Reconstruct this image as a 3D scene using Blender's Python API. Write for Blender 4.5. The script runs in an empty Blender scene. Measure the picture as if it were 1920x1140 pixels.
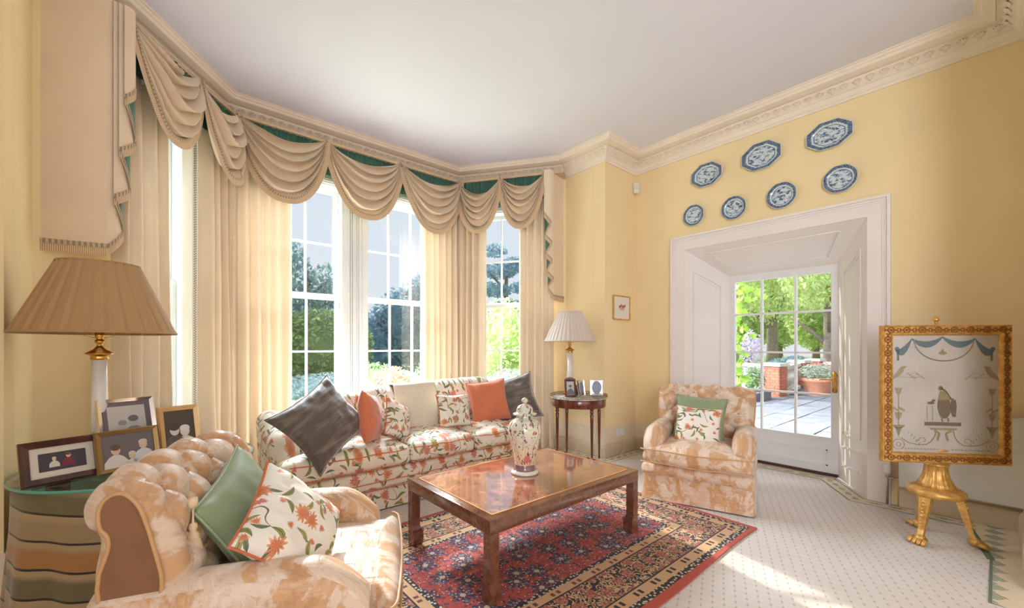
import bpy, math, random
from math import sin, cos, pi, sqrt, atan2, hypot, exp, floor as ifl
from mathutils import Vector, Matrix, Euler, noise as mnoise
random.seed(7)
S = bpy.context.scene
COL = S.collection
# ---------------------------------------------------------------- camera, world, lights, exposure
cd = bpy.data.cameras.new('camera'); cam = bpy.data.objects.new('camera', cd); COL.objects.link(cam)
cd.sensor_fit = 'HORIZONTAL'; cd.sensor_width = 36.0; cd.lens = 780.0/1920*36; cd.shift_y = (648.5-570)/1920
cd.clip_start = 0.05; cd.clip_end = 400
cam.location = (0, 0, 1.3); cam.rotation_euler = (pi/2, 0, -math.radians(40.66))
S.camera = cam
S.view_settings.view_transform = 'Standard'; S.view_settings.look = 'None'
S.view_settings.exposure = 0.95; S.view_settings.gamma = 1.0; S.view_settings.use_curve_mapping = False
def lin(r, g, b, a=1.0):
    f = lambda c: (c/255/12.92 if c/255 <= .04045 else ((c/255+.055)/1.055)**2.4)
    return (f(r), f(g), f(b), a)
w = bpy.data.worlds.new('sky'); S.world = w; w.use_nodes = True
wt = w.node_tree; bg = wt.nodes['Background']
tc = wt.nodes.new('ShaderNodeTexCoord'); sp = wt.nodes.new('ShaderNodeSeparateXYZ'); rp = wt.nodes.new('ShaderNodeValToRGB')
wt.links.new(tc.outputs['Generated'], sp.inputs[0]); wt.links.new(sp.outputs[2], rp.inputs[0]); wt.links.new(rp.outputs[0], bg.inputs[0])
rp.color_ramp.elements[0].position = .0; rp.color_ramp.elements[0].color = lin(242, 245, 251)
rp.color_ramp.elements[1].position = .8; rp.color_ramp.elements[1].color = lin(214, 225, 246)
bg.inputs[1].default_value = .52
sl = bpy.data.lights.new('sun', 'SUN'); so = bpy.data.objects.new('sun', sl); COL.objects.link(so)
sl.energy = 2.7; sl.angle = math.radians(.6); sl.color = (1.0, .93, .82)
SUND = Vector((-.24, -1.0, -.625)).normalized()
so.rotation_euler = SUND.to_track_quat('-Z', 'Y').to_euler(); so.location = (3, 9, 9)
def area(name, loc, target, sx, sy, e, col):
    l = bpy.data.lights.new(name, 'AREA'); l.shape = 'RECTANGLE'; l.size = sx; l.size_y = sy; l.energy = e; l.color = col
    o = bpy.data.objects.new(name, l); COL.objects.link(o); o.location = loc
    o.rotation_euler = (Vector(target)-Vector(loc)).to_track_quat('-Z', 'Y').to_euler(); return o
# unseen fill panels added behind and beside the camera to brighten the room
area('rear_fill_light', (.6, -3.9, 1.9), (1.6, 3.0, 2.1), 5.6, 3.2, 42, (.84, .90, 1.0))
area('side_fill_light', (-2.25, -2.2, 1.9), (4.6, 1.0, 2.2), 2.6, 2.2, 50, (.84, .89, 1.0)).data.spread = math.radians(105)
# added fill panels boosting the sky's light, hidden outside above the window heads
area('bay_fill_light', (1.6, 8.2, 6.6), (1.9, 2.6, .6), 7.0, 4.0, 5000, (.82, .90, 1.0))
area('door_fill_light', (8.6, 1.2, 5.2), (4.4, 1.4, .3), 4.0, 3.0, 110, (.95, .94, 1.0))
# ---------------------------------------------------------------- node helpers
def isE(x): return isinstance(x, E)
class E:
    def __init__(s, t, sock): s.t = t; s.s = sock
    def op(s, o, *a, clamp=False): return mth(s.t, o, s, *a, clamp=clamp)
    def __add__(s, b): return s.op('ADD', b)
    __radd__ = __add__
    def __sub__(s, b): return s.op('SUBTRACT', b)
    def __rsub__(s, b): return mth(s.t, 'SUBTRACT', b, s)
    def __mul__(s, b): return s.op('MULTIPLY', b)
    __rmul__ = __mul__
    def __truediv__(s, b): return s.op('DIVIDE', b)
    def __neg__(s): return s.op('MULTIPLY', -1.0)
    def __pow__(s, b): return s.op('POWER', b)
    def lt(s, b): return s.op('LESS_THAN', b)
    def gt(s, b): return s.op('GREATER_THAN', b)
    def abs(s): return s.op('ABSOLUTE')
    def sin(s): return s.op('SINE')
    def cos(s): return s.op('COSINE')
    def sqrt(s): return s.op('SQRT')
    def fract(s): return s.op('FRACT')
    def floor(s): return s.op('FLOOR')
    def mod(s, b): return s.op('FLOORED_MODULO', b)
    def min(s, b): return s.op('MINIMUM', b)
    def max(s, b): return s.op('MAXIMUM', b)
    def clamp(s): return s.op('ADD', 0.0, clamp=True)
    def smooth(s, a, b):
        n = s.t.nodes.new('ShaderNodeMapRange'); n.interpolation_type = 'SMOOTHSTEP'
        s.t.links.new(s.s, n.inputs[0]); n.inputs[1].default_value = a; n.inputs[2].default_value = b
        return E(s.t, n.outputs[0])
def mth(t, o, *a, clamp=False):
    n = t.nodes.new('ShaderNodeMath'); n.operation = o; n.use_clamp = clamp
    for i, v in enumerate(a):
        if isE(v): t.links.new(v.s, n.inputs[i])
        else: n.inputs[i].default_value = v
    return E(t, n.outputs[0])
class M:
    """a node material under construction"""
    def __init__(s, name, rough=.6, col=None, metal=0., spec=.5, sheen=0., coat=0., trans=0.):
        s.m = bpy.data.materials.new(name); s.m.use_nodes = True; s.t = s.m.node_tree
        s.b = s.t.nodes['Principled BSDF']; s.out = s.t.nodes['Material Output']
        s.b.inputs['Roughness'].default_value = rough; s.b.inputs['Metallic'].default_value = metal
        s.b.inputs['Specular IOR Level'].default_value = spec; s.b.inputs['Sheen Weight'].default_value = sheen
        s.b.inputs['Coat Weight'].default_value = coat; s.b.inputs['Coat Roughness'].default_value = .05
        if col: s.b.inputs['Base Color'].default_value = col
    def L(s, a, b): s.t.links.new(a, b)
    def coord(s, kind='Object'):
        if kind == 'Position': n = s.t.nodes.new('ShaderNodeNewGeometry'); return n.outputs['Position']
        n = s.t.nodes.new('ShaderNodeTexCoord'); return n.outputs[kind]
    def xyz(s, kind='Object'):
        n = s.t.nodes.new('ShaderNodeSeparateXYZ'); s.L(s.coord(kind), n.inputs[0])
        return [E(s.t, n.outputs[i]) for i in range(3)]
    def vec(s, x, y, z=0.):
        n = s.t.nodes.new('ShaderNodeCombineXYZ')
        for i, v in enumerate((x, y, z)):
            if isE(v): s.L(v.s, n.inputs[i])
            else: n.inputs[i].default_value = v
        return n.outputs[0]
    def noise(s, v, scale=1., detail=2., rough=.5, dist=0.):
        n = s.t.nodes.new('ShaderNodeTexNoise'); s.L(v, n.inputs['Vector']); n.inputs['Scale'].default_value = scale
        n.inputs['Detail'].default_value = detail; n.inputs['Roughness'].default_value = rough; n.inputs['Distortion'].default_value = dist
        return E(s.t, n.outputs[0])
    def vor(s, v, scale=1., rnd=1., feat='F1', dim='3D'):
        n = s.t.nodes.new('ShaderNodeTexVoronoi'); n.voronoi_dimensions = dim; n.feature = feat
        s.L(v, n.inputs['Vector']); n.inputs['Scale'].default_value = scale; n.inputs['Randomness'].default_value = rnd
        return n
    def rgb(s, sock):
        n = s.t.nodes.new('ShaderNodeSeparateColor'); s.L(sock, n.inputs[0]); return [E(s.t, n.outputs[i]) for i in range(3)]
    def mix(s, f, a, b):
        n = s.t.nodes.new('ShaderNodeMix'); n.data_type = 'RGBA'
        for i, v in ((0, f), (6, a), (7, b)):
            if isE(v): s.L(v.s, n.inputs[i])
            elif isinstance(v, bpy.types.NodeSocket): s.L(v, n.inputs[i])
            else: n.inputs[i].default_value = v
        return n.outputs[2]
    def color(s, sock):
        if isinstance(sock, bpy.types.NodeSocket): s.L(sock, s.b.inputs['Base Color'])
        else: s.b.inputs['Base Color'].default_value = sock
    def bump(s, h, strength=.3, dist=.01):
        n = s.t.nodes.new('ShaderNodeBump'); n.inputs['Strength'].default_value = strength; n.inputs['Distance'].default_value = dist
        s.L(h.s, n.inputs['Height']); s.L(n.outputs[0], s.b.inputs['Normal'])
    def done(s): return s.m
def simple(name, col, rough=.6, metal=0., var=.0, vs=8., bump=0., bs=60., bd=.004, **k):
    m = M(name, rough, col, metal, **k)
    if var:
        n = m.noise(m.coord(), vs, 3.)
        m.color(m.mix(n.smooth(.25, .75), tuple(c*(1-var) for c in col[:3])+(1,), tuple(min(1, c*(1+var)) for c in col[:3])+(1,)))
    if bump: m.bump(m.noise(m.coord(), bs, 3.), bump, bd)
    return m.done()
# ---------------------------------------------------------------- materials
MT = {}
MT['wall'] = simple('yellow wall paint', lin(250, 226, 176), .75, var=.03, vs=1.5, bump=.05, bs=120)
MT['cream'] = simple('cream wall paint', lin(240, 224, 196), .7, var=.02, vs=2)
MT['ceil'] = simple('ceiling paint', lin(240, 238, 252), .9, var=.01, vs=2)
MT['trim'] = simple('ivory gloss trim', lin(246, 238, 232), .6, var=.02, vs=3)
MT['cornice'] = simple('cornice plaster', lin(248, 234, 216), .8, var=.03, vs=6)
MT['cornice_bed'] = simple('cornice bed plaster', lin(224, 194, 156), .85, var=.05, vs=20)
MT['skirt'] = simple('skirting paint', lin(214, 196, 164), .5, var=.03, vs=4)
MT['white'] = simple('white gloss paint', lin(240, 240, 240), .35, var=.015, vs=3)
MT['plastic'] = simple('white plastic', lin(238, 236, 230), .4)
MT['steel'] = simple('chromed metal', lin(205, 205, 205), .25, 1.)
MT['brass'] = simple('polished brass', lin(214, 168, 88), .25, 1., var=.08, vs=30)
MT['silver'] = simple('silver', lin(235, 232, 228), .15, 1.)
MT['dark'] = simple('threshold wood', lin(84, 50, 44), .4, var=.1, vs=10)
MT['velvetback'] = simple('black velvet backing', lin(28, 24, 28), .9, sheen=.4)
def gold():
    m = M('gilded wood', .42, None, .55)
    n = m.noise(m.coord(), 35, 4.); n2 = m.noise(m.coord(), 9, 3.)
    c = m.mix(n.smooth(.35, .7), lin(206, 156, 82), lin(232, 188, 112)); c = m.mix((n2.smooth(.6, .85))*.3, c, lin(176, 124, 62))
    m.color(c); m.bump(n, .12, .003); return m.done()
MT['gold'] = gold()
def wood(name, c1, c2, scale=6., rough=.16, coat=.6, burl=True, ior=1.5):
    m = M(name, rough, None, 0., coat=coat); m.b.inputs['Coat IOR'].default_value = ior
    x, y, z = m.xyz()
    if burl: n = m.noise(m.coord(), scale, 6., .65, 1.6); g = m.noise(m.coord(), scale*6, 3., .6, .5)
    else:
        n = m.noise(m.vec(x*3, y*3, z*.6), scale, 5., .6, .8); g = m.noise(m.vec(x*40, y*40, z*4), 1., 3.)
    c = m.mix(n.smooth(.3, .7), c1, c2); c = m.mix(g.smooth(.5, .8)*.35, c, c1); m.color(c); return m.done()
MT['burr'] = wood('burr walnut veneer', lin(112, 58, 40), lin(182, 118, 88), 7., .1, 1., ior=1.9)
MT['burrframe'] = wood('burr walnut apron', lin(92, 54, 38), lin(128, 82, 58), 20., .14, .7)
MT['stringing'] = simple('boxwood stringing', lin(222, 160, 104), .2, coat=.6)
MT['mahog'] = wood('mahogany', lin(74, 28, 20), lin(128, 60, 42), 5., .2, .6, False)
MT['darkframe'] = wood('dark frame wood', lin(58, 34, 30), lin(96, 60, 50), 6., .3, .3, False)
def marble():
    m = M('grey marble', .18, None); n = m.noise(m.coord(), 7, 6., .6, 2.); m.color(m.mix(n.smooth(.4, .65), lin(222, 216, 206), lin(160, 156, 150))); return m.done()
MT['marble'] = marble()
def fabric(name, c, rough=.8, sheen=.2, translucent=0., var=.06, vs=4, weave=900, wstr=.15, stretch=None):
    m = M(name, rough, c, sheen=sheen)
    n = m.noise(m.coord(), vs, 4.)
    cc = m.mix(n.smooth(.25, .75), tuple(v*(1-var) for v in c[:3])+(1,), tuple(min(1, v*(1+var)) for v in c[:3])+(1,)); m.color(cc)
    m.bump(m.noise(m.coord(), weave, 1.), wstr, .001)
    if translucent:
        tr = m.t.nodes.new('ShaderNodeBsdfTranslucent'); m.L(cc, tr.inputs[0]); mx = m.t.nodes.new('ShaderNodeMixShader'); mx.inputs[0].default_value = translucent
        m.L(m.b.outputs[0], mx.inputs[1]); m.L(tr.outputs[0], mx.inputs[2]); m.L(mx.outputs[0], m.out.inputs[0])
    return m.done()
MT['curtain'] = fabric('cream curtain cloth', lin(240, 220, 192), .85, .15, .05, .03)
MT['lining'] = fabric('pale curtain lining', lin(245, 236, 220), .85, .1, .25, .02)
MT['swag'] = fabric('fawn swag cloth', lin(238, 216, 188), .85, .15, 0., .03)
MT['green'] = fabric('bottle green silk', lin(52, 104, 88), .5, .3, 0., .18, 14)
MT['orange'] = fabric('burnt orange velvet', lin(214, 120, 82), .75, .5, 0., .08, 7)
MT['sage'] = fabric('sage green silk', lin(140, 156, 118), .5, .3, 0., .1, 6)
MT['throw'] = fabric('oatmeal wool', lin(228, 216, 194), .95, .3, 0., .04, 40, 300, .4)
MT['braid'] = None
def velvet():
    m = M('taupe velvet', .55, None, sheen=1.)
    x, y, z = m.xyz(); n = m.noise(m.vec(x*3+z*4, y*3, z*14), 1.6, 3., .5, .8)
    m.color(m.mix(n.smooth(.4, .7), lin(84, 73, 64), lin(124, 111, 100))); m.bump(n, .3, .015); return m.done()
MT['velvet'] = velvet()
def braid(axis_scale=90):
    m = M('braid trim', .8, None); u, v, _ = m.xyz('UV')
    a = ((u*260.).sin()*(v*3.14).sin()).gt(.0); c = m.mix(a, lin(206, 184, 152), lin(158, 140, 114)); m.color(c); return m.done()
MT['braid'] = braid()
def fringe():
    m = M('bullion fringe', .8, None); u, v, _ = m.xyz('UV')
    a = (u*700.).sin().smooth(-.6, .6); c = m.mix(a, lin(184, 148, 112), lin(236, 210, 176)); m.color(c); return m.done()
MT['fringe'] = fringe()
def rot(x, y, a):
    c, s = a.cos(), a.sin(); return x*c+y*s, y*c-x*s
def chintz(name='honeysuckle chintz', scale=6.5, base=lin(240, 228, 210), sheen=.1):
    m = M(name, .62, None, sheen=sheen)
    u, v, _ = m.xyz('UV')
    wob = m.noise(m.vec(u*9, v*9), 1., 2.)-.5
    col = m.mix(m.noise(m.vec(u*5, v*5), 1., 2.).smooth(.3, .7), base, tuple(c*.93 for c in base[:3])+(1,))
    # stems: thin iso-lines
    st = (m.noise(m.vec(u*4.3, v*4.3+3.), 1., 1., .5, .6)-.5).abs().lt(.006)
    gate = m.noise(m.vec(u*7., v*7.+9.), 1., 1.).gt(.46)
    col = m.mix(st*gate, col, lin(122, 112, 78))
    # leaves
    for k, (off, sc, ln, wd, c1, c2) in enumerate(((0., 1.25, .34, .15, lin(92, 112, 66), lin(142, 146, 84)), (5.3, 1.5, .33, .14, lin(80, 100, 72), lin(112, 124, 90)), (9.1, 1.2, .34, .14, lin(110, 128, 72), lin(168, 160, 96)))):
        X, Y = (u+off)*scale*sc, (v+off*.7)*scale*sc
        vn = m.vor(m.vec(X, Y), 1., .85, dim='2D'); pr, pg, pb = m.rgb(vn.outputs['Color'])
        n = m.t.nodes.new('ShaderNodeSeparateXYZ'); m.L(vn.outputs['Position'], n.inputs[0])
        lx, ly = X-E(m.t, n.outputs[0]), Y-E(m.t, n.outputs[1])
        lx, ly = rot(lx, ly, pr*6.28)
        t = (1.-(lx/ln)*(lx/ln)).max(0.)
        leaf = (ly-.12*wd/.15*t).abs().lt(t*wd*.62)*pg.gt(.30)
        shade = m.mix((ly*30.).smooth(-1., 2.), c1, c2); col = m.mix(leaf, col, shade)
        col = m.mix(leaf*(ly-.12*wd/.15*t).abs().lt(.008), col, lin(60, 72, 48))
    # flowers
    for k, (off, sc, R, g) in enumerate(((2.7, .95, .30, .30), (7.7, 1.6, .22, .5))):
        X, Y = (u+off)*scale*sc, (v+off*1.3)*scale*sc
        vn = m.vor(m.vec(X, Y), 1., .8, dim='2D'); pr, pg, pb = m.rgb(vn.outputs['Color'])
        n = m.t.nodes.new('ShaderNodeSeparateXYZ'); m.L(vn.outputs['Position'], n.inputs[0])
        lx, ly = X-E(m.t, n.outputs[0]), Y-E(m.t, n.outputs[1])
        r = (lx*lx+ly*ly).sqrt(); th = mth(m.t, 'ARCTAN2', ly, lx)+pr*6.28
        pet = (th*11.+(r*9.)).sin()*.5+(th*3.).sin()*.3+wob*1.2
        f = r.lt(R*(.66+.34*pet))*pg.gt(g)
        cc = m.mix(((r/R)*1.1+wob*.6).smooth(.2, 1.), lin(198, 110, 66), lin(236, 186, 138))
        cc = m.mix((th*9.+r*14.).sin().lt(-.3), cc, lin(216, 138, 98)); cc = m.mix(pb.gt(.7), cc, lin(206, 126, 108)); col = m.mix(f, col, cc)
    m.color(col); m.bump(m.noise(m.vec(u*6, v*14), 1.4, 3., .5, .5), .35, .02); return m.done()
MT['chintz'] = chintz(); MT['chintz2'] = chintz('cushion chintz', 8.0, lin(244, 236, 222)); MT['chintz3'] = chintz('large chintz', 6.5, lin(242, 232, 220))
def damask():
    m = M('gold silk damask', .36, None, sheen=.25)
    u, v, _ = m.xyz('UV')
    n = m.noise(m.vec(u*8.5, v*6.5), 1., 3., .55, 1.1); n2 = m.noise(m.vec(u*17+4, v*17), 1., 3., .6, 1.4)
    pal = (n+(n2-.5)*.5).smooth(.42, .54)
    col = m.mix(n2.smooth(.3, .7), lin(214, 168, 122), lin(196, 146, 104)); pc = m.mix(n2.smooth(.35, .7), lin(234, 212, 192), lin(222, 194, 168))
    col = m.mix(pal, col, pc)
    vein = ((n2-.5).abs().lt(.008))*pal; col = m.mix(vein*.45, col, lin(190, 146, 98))
    col = m.mix(m.noise(m.vec(u*3, v*3+7), 1., 2.).smooth(.55, .75)*.45, col, lin(206, 144, 92)); m.color(col)
    r = m.mix(pal, (.34, .34, .34, 1), (.5, .5, .5, 1)); m.L(r, m.b.inputs['Roughness'])
    wr = m.noise(m.vec(u*5, v*26), 1., 3., .5, 1.)+m.noise(m.vec(u*26, v*5+3), 1., 2., .5, 1.)*.5
    m.bump(wr, .4, .02); return m.done()
MT['damask'] = damask()
def stripes():
    m = M('striped tablecloth', .6, None, sheen=.3); x, y, z = m.xyz()
    q = z+x*.10+m.noise(m.coord(), 3., 2.)*.02; p = (q*8.6)
    f = p.fract(); i = p.floor(); k = i.mod(3.)
    c = m.mix(k.lt(.5), lin(160, 136, 98), lin(172, 120, 66)); c = m.mix(k.gt(1.5), c, lin(112, 102, 70))
    c = m.mix(f.smooth(.55, .8), c, lin(176, 150, 110)); c = m.mix(f.gt(.92), c, lin(40, 26, 24)); m.color(c); m.bump(m.noise(m.coord(), 500, 1.), .15, .001); return m.done()
MT['stripes'] = stripes()
def carpet():
    m = M('cream patterned carpet', .95, None, sheen=.2); x, y, z = m.xyz('Position')
    a, b = (x*.92+y*.39)*19., (y*.92-x*.39)*19.
    fa, fb = (a.fract()-.5), (b.fract()-.5)
    lat = fa.abs().lt(.05)+fb.abs().lt(.05)
    dots = (fa.abs().lt(.17)*fb.abs().lt(.09)).clamp()
    c = m.mix(m.noise(m.coord(), 1.2, 3.).smooth(.3, .7), lin(226, 216, 208), lin(216, 204, 194)); c = m.mix(lat.clamp()*.22, c, lin(196, 176, 146)); c = m.mix(dots*.65, c, lin(168, 156, 128)); m.color(c)
    m.bump(m.noise(m.coord(), 260, 2.)+dots*-.4, .5, .004); return m.done()
MT['carpet'] = carpet()
def border():
    m = M('carpet leaf border', .95, None, sheen=.2); u, v, _ = m.xyz('UV')   # u along in metres, v 0..1 from the wall
    c = m.mix(m.noise(m.vec(u*3, v*3), 1., 2.), lin(226, 208, 176), lin(214, 194, 160))
    X = u*8.; f = X.fract()-.5; w2 = v-.5
    leaf = ((w2.abs()*3.+f.abs()*1.3+m.noise(m.vec(u*45, v*8), 1., 2.)*.55).lt(.86)); c = m.mix(leaf*.85, c, lin(112, 126, 104))
    c = m.mix(leaf*((f*30.+w2.abs()*22.).sin().gt(.35)), c, lin(190, 184, 150))
    c = m.mix(v.gt(.93), c, lin(98, 106, 88)); c = m.mix(v.lt(.07), c, lin(104, 92, 82)); m.color(c); return m.done()
MT['border'] = border()
def rug(x0, x1, y0, y1):
    m = M('persian rug', .95, None, sheen=.15); x, y, z = m.xyz('Position')
    d = (x-x0).min(x1-x).min((y-y0).min(y1-y))
    # along-border coordinate
    isx = (y-y0).min(y1-y).lt((x-x0).min(x1-x)); al = x*isx+y*(1.-isx)
    nz = m.noise(m.vec(x*30, y*30), 1., 3., .6, .6); nf = m.noise(m.vec(x*70, y*70), 1., 2.)
    red, navy, cream, tan, blk = lin(160, 58, 48), lin(38, 40, 62), lin(196, 180, 156), lin(196, 154, 110), lin(32, 24, 28)
    # field
    vn = m.vor(m.vec(x, y), 6.2, .85, 'F1', '2D'); dd = E(m.t, vn.outputs['Distance'])
    n = m.t.nodes.new('ShaderNodeSeparateXYZ'); m.L(vn.outputs['Position'], n.inputs[0]); lx, ly = x-E(m.t, n.outputs[0]), y-E(m.t, n.outputs[1])
    th = mth(m.t, 'ARCTAN2', ly, lx); rr = (lx*lx+ly*ly).sqrt()
    blob = rr.lt(.064+.012*(th*6.).sin()+.018*(nz-.5))
    rays = ((th*10.+(rr*60.).sin()).sin()).gt(.1)
    v2 = m.vor(m.vec(x, y), 42., 1., 'F1', '2D'); sm = E(m.t, v2.outputs['Distance']); r2, g2, b2 = m.rgb(v2.outputs['Color'])
    fld = m.mix(nz.smooth(.3, .7), red, lin(184, 74, 58))
    bc = m.mix(rays, navy, lin(124, 56, 58)); bc = m.mix(sm.lt(.2)*g2.gt(.55), bc, lin(196, 178, 156)); bc = m.mix(sm.lt(.36)*g2.lt(.25), bc, lin(96, 122, 138)); bc = m.mix(rr.lt(.016), bc, lin(190, 164, 140))
    fld = m.mix(blob, fld, bc)
    vine = (m.noise(m.vec(x*16, y*16+4), 1., 1., .5, 1.)-.5).abs().lt(.022); fld = m.mix(vine*(1.-blob), fld, lin(74, 46, 56))
    fld = m.mix(sm.lt(.17)*r2.gt(.7)*(1.-blob), fld, lin(200, 180, 150)); fld = m.mix(sm.lt(.3)*r2.lt(.2)*(1.-blob), fld, lin(84, 40, 50))
    # main border
    v3 = m.vor(m.vec(al*1., d*1.), 9., .5, 'F1', '2D'); q = E(m.t, v3.outputs['Distance'])
    sc = (m.noise(m.vec(x*19+7, y*19), 1., 2., .5, 1.6)-.5).abs().lt(.05)
    mb = m.mix(sc, blk, tan); mb = m.mix(q.lt(.33), mb, m.mix(nf.smooth(.4, .6), lin(126, 60, 50), lin(176, 110, 84))); mb = m.mix(sm.lt(.18)*g2.gt(.6), mb, lin(200, 176, 140))
    # guards
    gm = ((al*24.).fract()-.5).abs().lt(.26)*(((al*6.).fract()-.5).abs()*2.+nf*.5).lt(.7)
    def guard(c0, c1, lo, hi):
        mid = (d-(lo+hi)/2).abs().lt((hi-lo)*.27); return m.mix(gm*mid, c0, c1)
    g1 = guard(tan, blk, .085, .15); g3 = guard(tan, lin(110, 50, 44), .37, .42)
    dots = m.mix(sm.lt(.3), blk, cream)
    col = fld
    for lo, c in ((.445, dots), (.43, blk), (.37, g3), (.36, blk), (.158, mb), (.148, blk), (.085, g1), (.078, blk), (.04, dots), (.0, m.mix(nf, lin(168, 62, 44), lin(190, 82, 56)))):
        pass
    bands = [(.0, m.mix(nf, lin(168, 62, 44), lin(190, 82, 56))), (.04, dots), (.08, g1), (.148, blk), (.158, mb), (.36, blk), (.37, g3), (.425, dots), (.455, fld)]
    col = bands[0][1]
    for lo, c in bands[1:]: col = m.mix(d.gt(lo), col, c)
    m.color(col); m.bump(nf, .4, .003); return m.done()
RX0, RX1, RY0, RY1 = .62, 3.24, 1.10, 2.82
MT['rug'] = rug(RX0, RX1, RY0, RY1)
def plate():
    m = M('blue and white porcelain', .15, None, coat=.5); u, v, _ = m.xyz('UV')   # u,v in -1..1 on the plate
    q = E(m.t, m.t.nodes.new('ShaderNodeObjectInfo').outputs['Random'])*50.
    # superellipse radius
    un = m.t.nodes.new('ShaderNodeUVMap'); un.uv_map = 'R'; us = m.t.nodes.new('ShaderNodeSeparateXYZ'); m.L(un.outputs[0], us.inputs[0]); r = E(m.t, us.outputs[0])
    n = m.noise(m.vec(u*2.6+q, v*4.6+q), 1., 6., .75, .3); n2 = m.noise(m.vec(u*14+q, v*14), 1., 2.)
    white, blue, dk = lin(214, 226, 226), lin(78, 112, 152), lin(30, 48, 92)
    scene = m.mix(n.smooth(.50, .55), white, blue); scene = m.mix(n.smooth(.58, .62), scene, dk); scene = m.mix(n2.gt(.62)*.6, scene, blue)
    rim = m.mix(n2.smooth(.42, .62), dk, blue); rim = m.mix((n2-.5).abs().lt(.012), rim, white)
    c = scene
    for lo, cc in ((.64, blue), (.68, white), (.755, m.mix(n2.gt(.5), white, blue)), (.79, rim), (.965, white)): c = m.mix(r.gt(lo), c, cc)
    m.color(c); return m.done()
MT['plate'] = plate()
def vase():
    m = M('famille rose porcelain', .12, None, coat=.7); x, y, z = m.xyz(); th = mth(m.t, 'ARCTAN2', y, x)
    U, V = th*.9, z*7.
    base = m.mix(m.noise(m.coord(), 9, 2.).smooth(.35, .65), lin(232, 220, 192), lin(214, 214, 196))
    c = base
    st = (m.noise(m.vec(U*1.6, V*.7+2), 1., 2., .5, .9)-.5).abs().lt(.011); c = m.mix(st, c, lin(92, 76, 84))
    c = m.mix((z.smooth(.06, .26)), lin(230, 196, 160), c)
    c = m.mix(st, c, lin(92, 76, 84))
    for sc, t, gg, c1 in ((2.6, .13, .35, lin(72, 100, 84)), (3.4, .12, .5, lin(96, 120, 96)), (2.2, .17, .62, lin(200, 116, 112)), (4.2, .12, .6, lin(104, 124, 150))):
        vn = m.vor(m.vec(U+sc, V*1.1), sc, 1., 'F1', '2D'); pr, pg, pb = m.rgb(vn.outputs['Color']); c = m.mix(E(m.t, vn.outputs['Distance']).lt(t)*pg.gt(gg), c, c1)
    px = (th+2.1)*.115; pk = (px*px*1.+(z-.105)*(z-.105)*1.6).lt(.0011); c = m.mix(pk, c, lin(216, 112, 108))
    bandz = z.lt(.062)*z.gt(.024); c = m.mix(bandz, c, m.mix((th*26.).sin().gt(0.), lin(150, 100, 92), lin(120, 104, 116))); c = m.mix(z.lt(.024), c, lin(228, 222, 206)); m.color(c); return m.done()
MT['vase'] = vase()
def facing(t, f0):
    n = t.nodes.new('ShaderNodeLayerWeight'); n.inputs[0].default_value = .5; return (E(t, n.outputs['Facing'])**4.)*.7+f0
def glass():
    m = bpy.data.materials.new('window glass'); m.use_nodes = True; t = m.node_tree; t.nodes.clear()
    o = t.nodes.new('ShaderNodeOutputMaterial'); tr = t.nodes.new('ShaderNodeBsdfTransparent'); gl = t.nodes.new('ShaderNodeBsdfGlossy'); gl.inputs[1].default_value = .01
    tr.inputs[0].default_value = (.95, .975, .98, 1)
    mx = t.nodes.new('ShaderNodeMixShader'); t.links.new(facing(t, .03).s, mx.inputs[0]); t.links.new(tr.outputs[0], mx.inputs[1]); t.links.new(gl.outputs[0], mx.inputs[2]); t.links.new(mx.outputs[0], o.inputs[0]); return m
MT['glass'] = glass()
def tglass():
    m = bpy.data.materials.new('green edged plate glass'); m.use_nodes = True; t = m.node_tree; t.nodes.clear()
    o = t.nodes.new('ShaderNodeOutputMaterial'); tr = t.nodes.new('ShaderNodeBsdfTransparent'); gl = t.nodes.new('ShaderNodeBsdfGlossy'); gl.inputs[1].default_value = .02
    tr.inputs[0].default_value = (.93, .97, .96, 1); mx = t.nodes.new('ShaderNodeMixShader'); t.links.new(facing(t, .05).s, mx.inputs[0]); t.links.new(tr.outputs[0], mx.inputs[1]); t.links.new(gl.outputs[0], mx.inputs[2]); t.links.new(mx.outputs[0], o.inputs[0]); return m
MT['tglass'] = tglass()
MT['glassedge'] = simple('glass edge', lin(96, 176, 158), .1)
MT['shade_tan'] = fabric('tan pleated shade', lin(206, 168, 118), .7, .1, .3, .03)
MT['shade_cream'] = fabric('ivory pleated shade', lin(240, 228, 216), .7, .1, .3, .02)
MT['column'] = simple('frosted column', lin(236, 232, 228), .3, coat=.4)
MT['candle'] = simple('cream card sleeve', lin(250, 240, 200), .6)
# outdoors
def grassm():
    m = M('lawn', .95, None); n = m.noise(m.coord(), .35, 4.); n2 = m.noise(m.coord(), 9, 3.); c = m.mix(n.smooth(.35, .65), lin(146, 172, 122), lin(188, 204, 154)); m.color(m.mix(n2*.4, c, lin(134, 160, 112))); return m.done()
MT['grass'] = grassm()
def leafm(name, c1, c2):
    m = M(name, .6, None); o = m.t.nodes.new('ShaderNodeNewGeometry'); r = E(m.t, o.outputs['Random Per Island']); cc = m.mix(r, c1, c2); m.color(cc)
    tr = m.t.nodes.new('ShaderNodeBsdfTranslucent'); m.L(cc, tr.inputs[0]); mx = m.t.nodes.new('ShaderNodeMixShader'); mx.inputs[0].default_value = .5
    m.L(m.b.outputs[0], mx.inputs[1]); m.L(tr.outputs[0], mx.inputs[2]); m.L(mx.outputs[0], m.out.inputs[0]); return m.done()
MT['leaf_hazed'] = leafm('hazed evergreen leaves', lin(132, 168, 180), lin(172, 198, 196))  # pale bluish haze put into the leaf colour
MT['leaf_blue_haze'] = leafm('hazed conifer leaves', lin(138, 176, 198), lin(182, 208, 220))  # conifer colour lifted and blued to carry the haze outside
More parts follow.
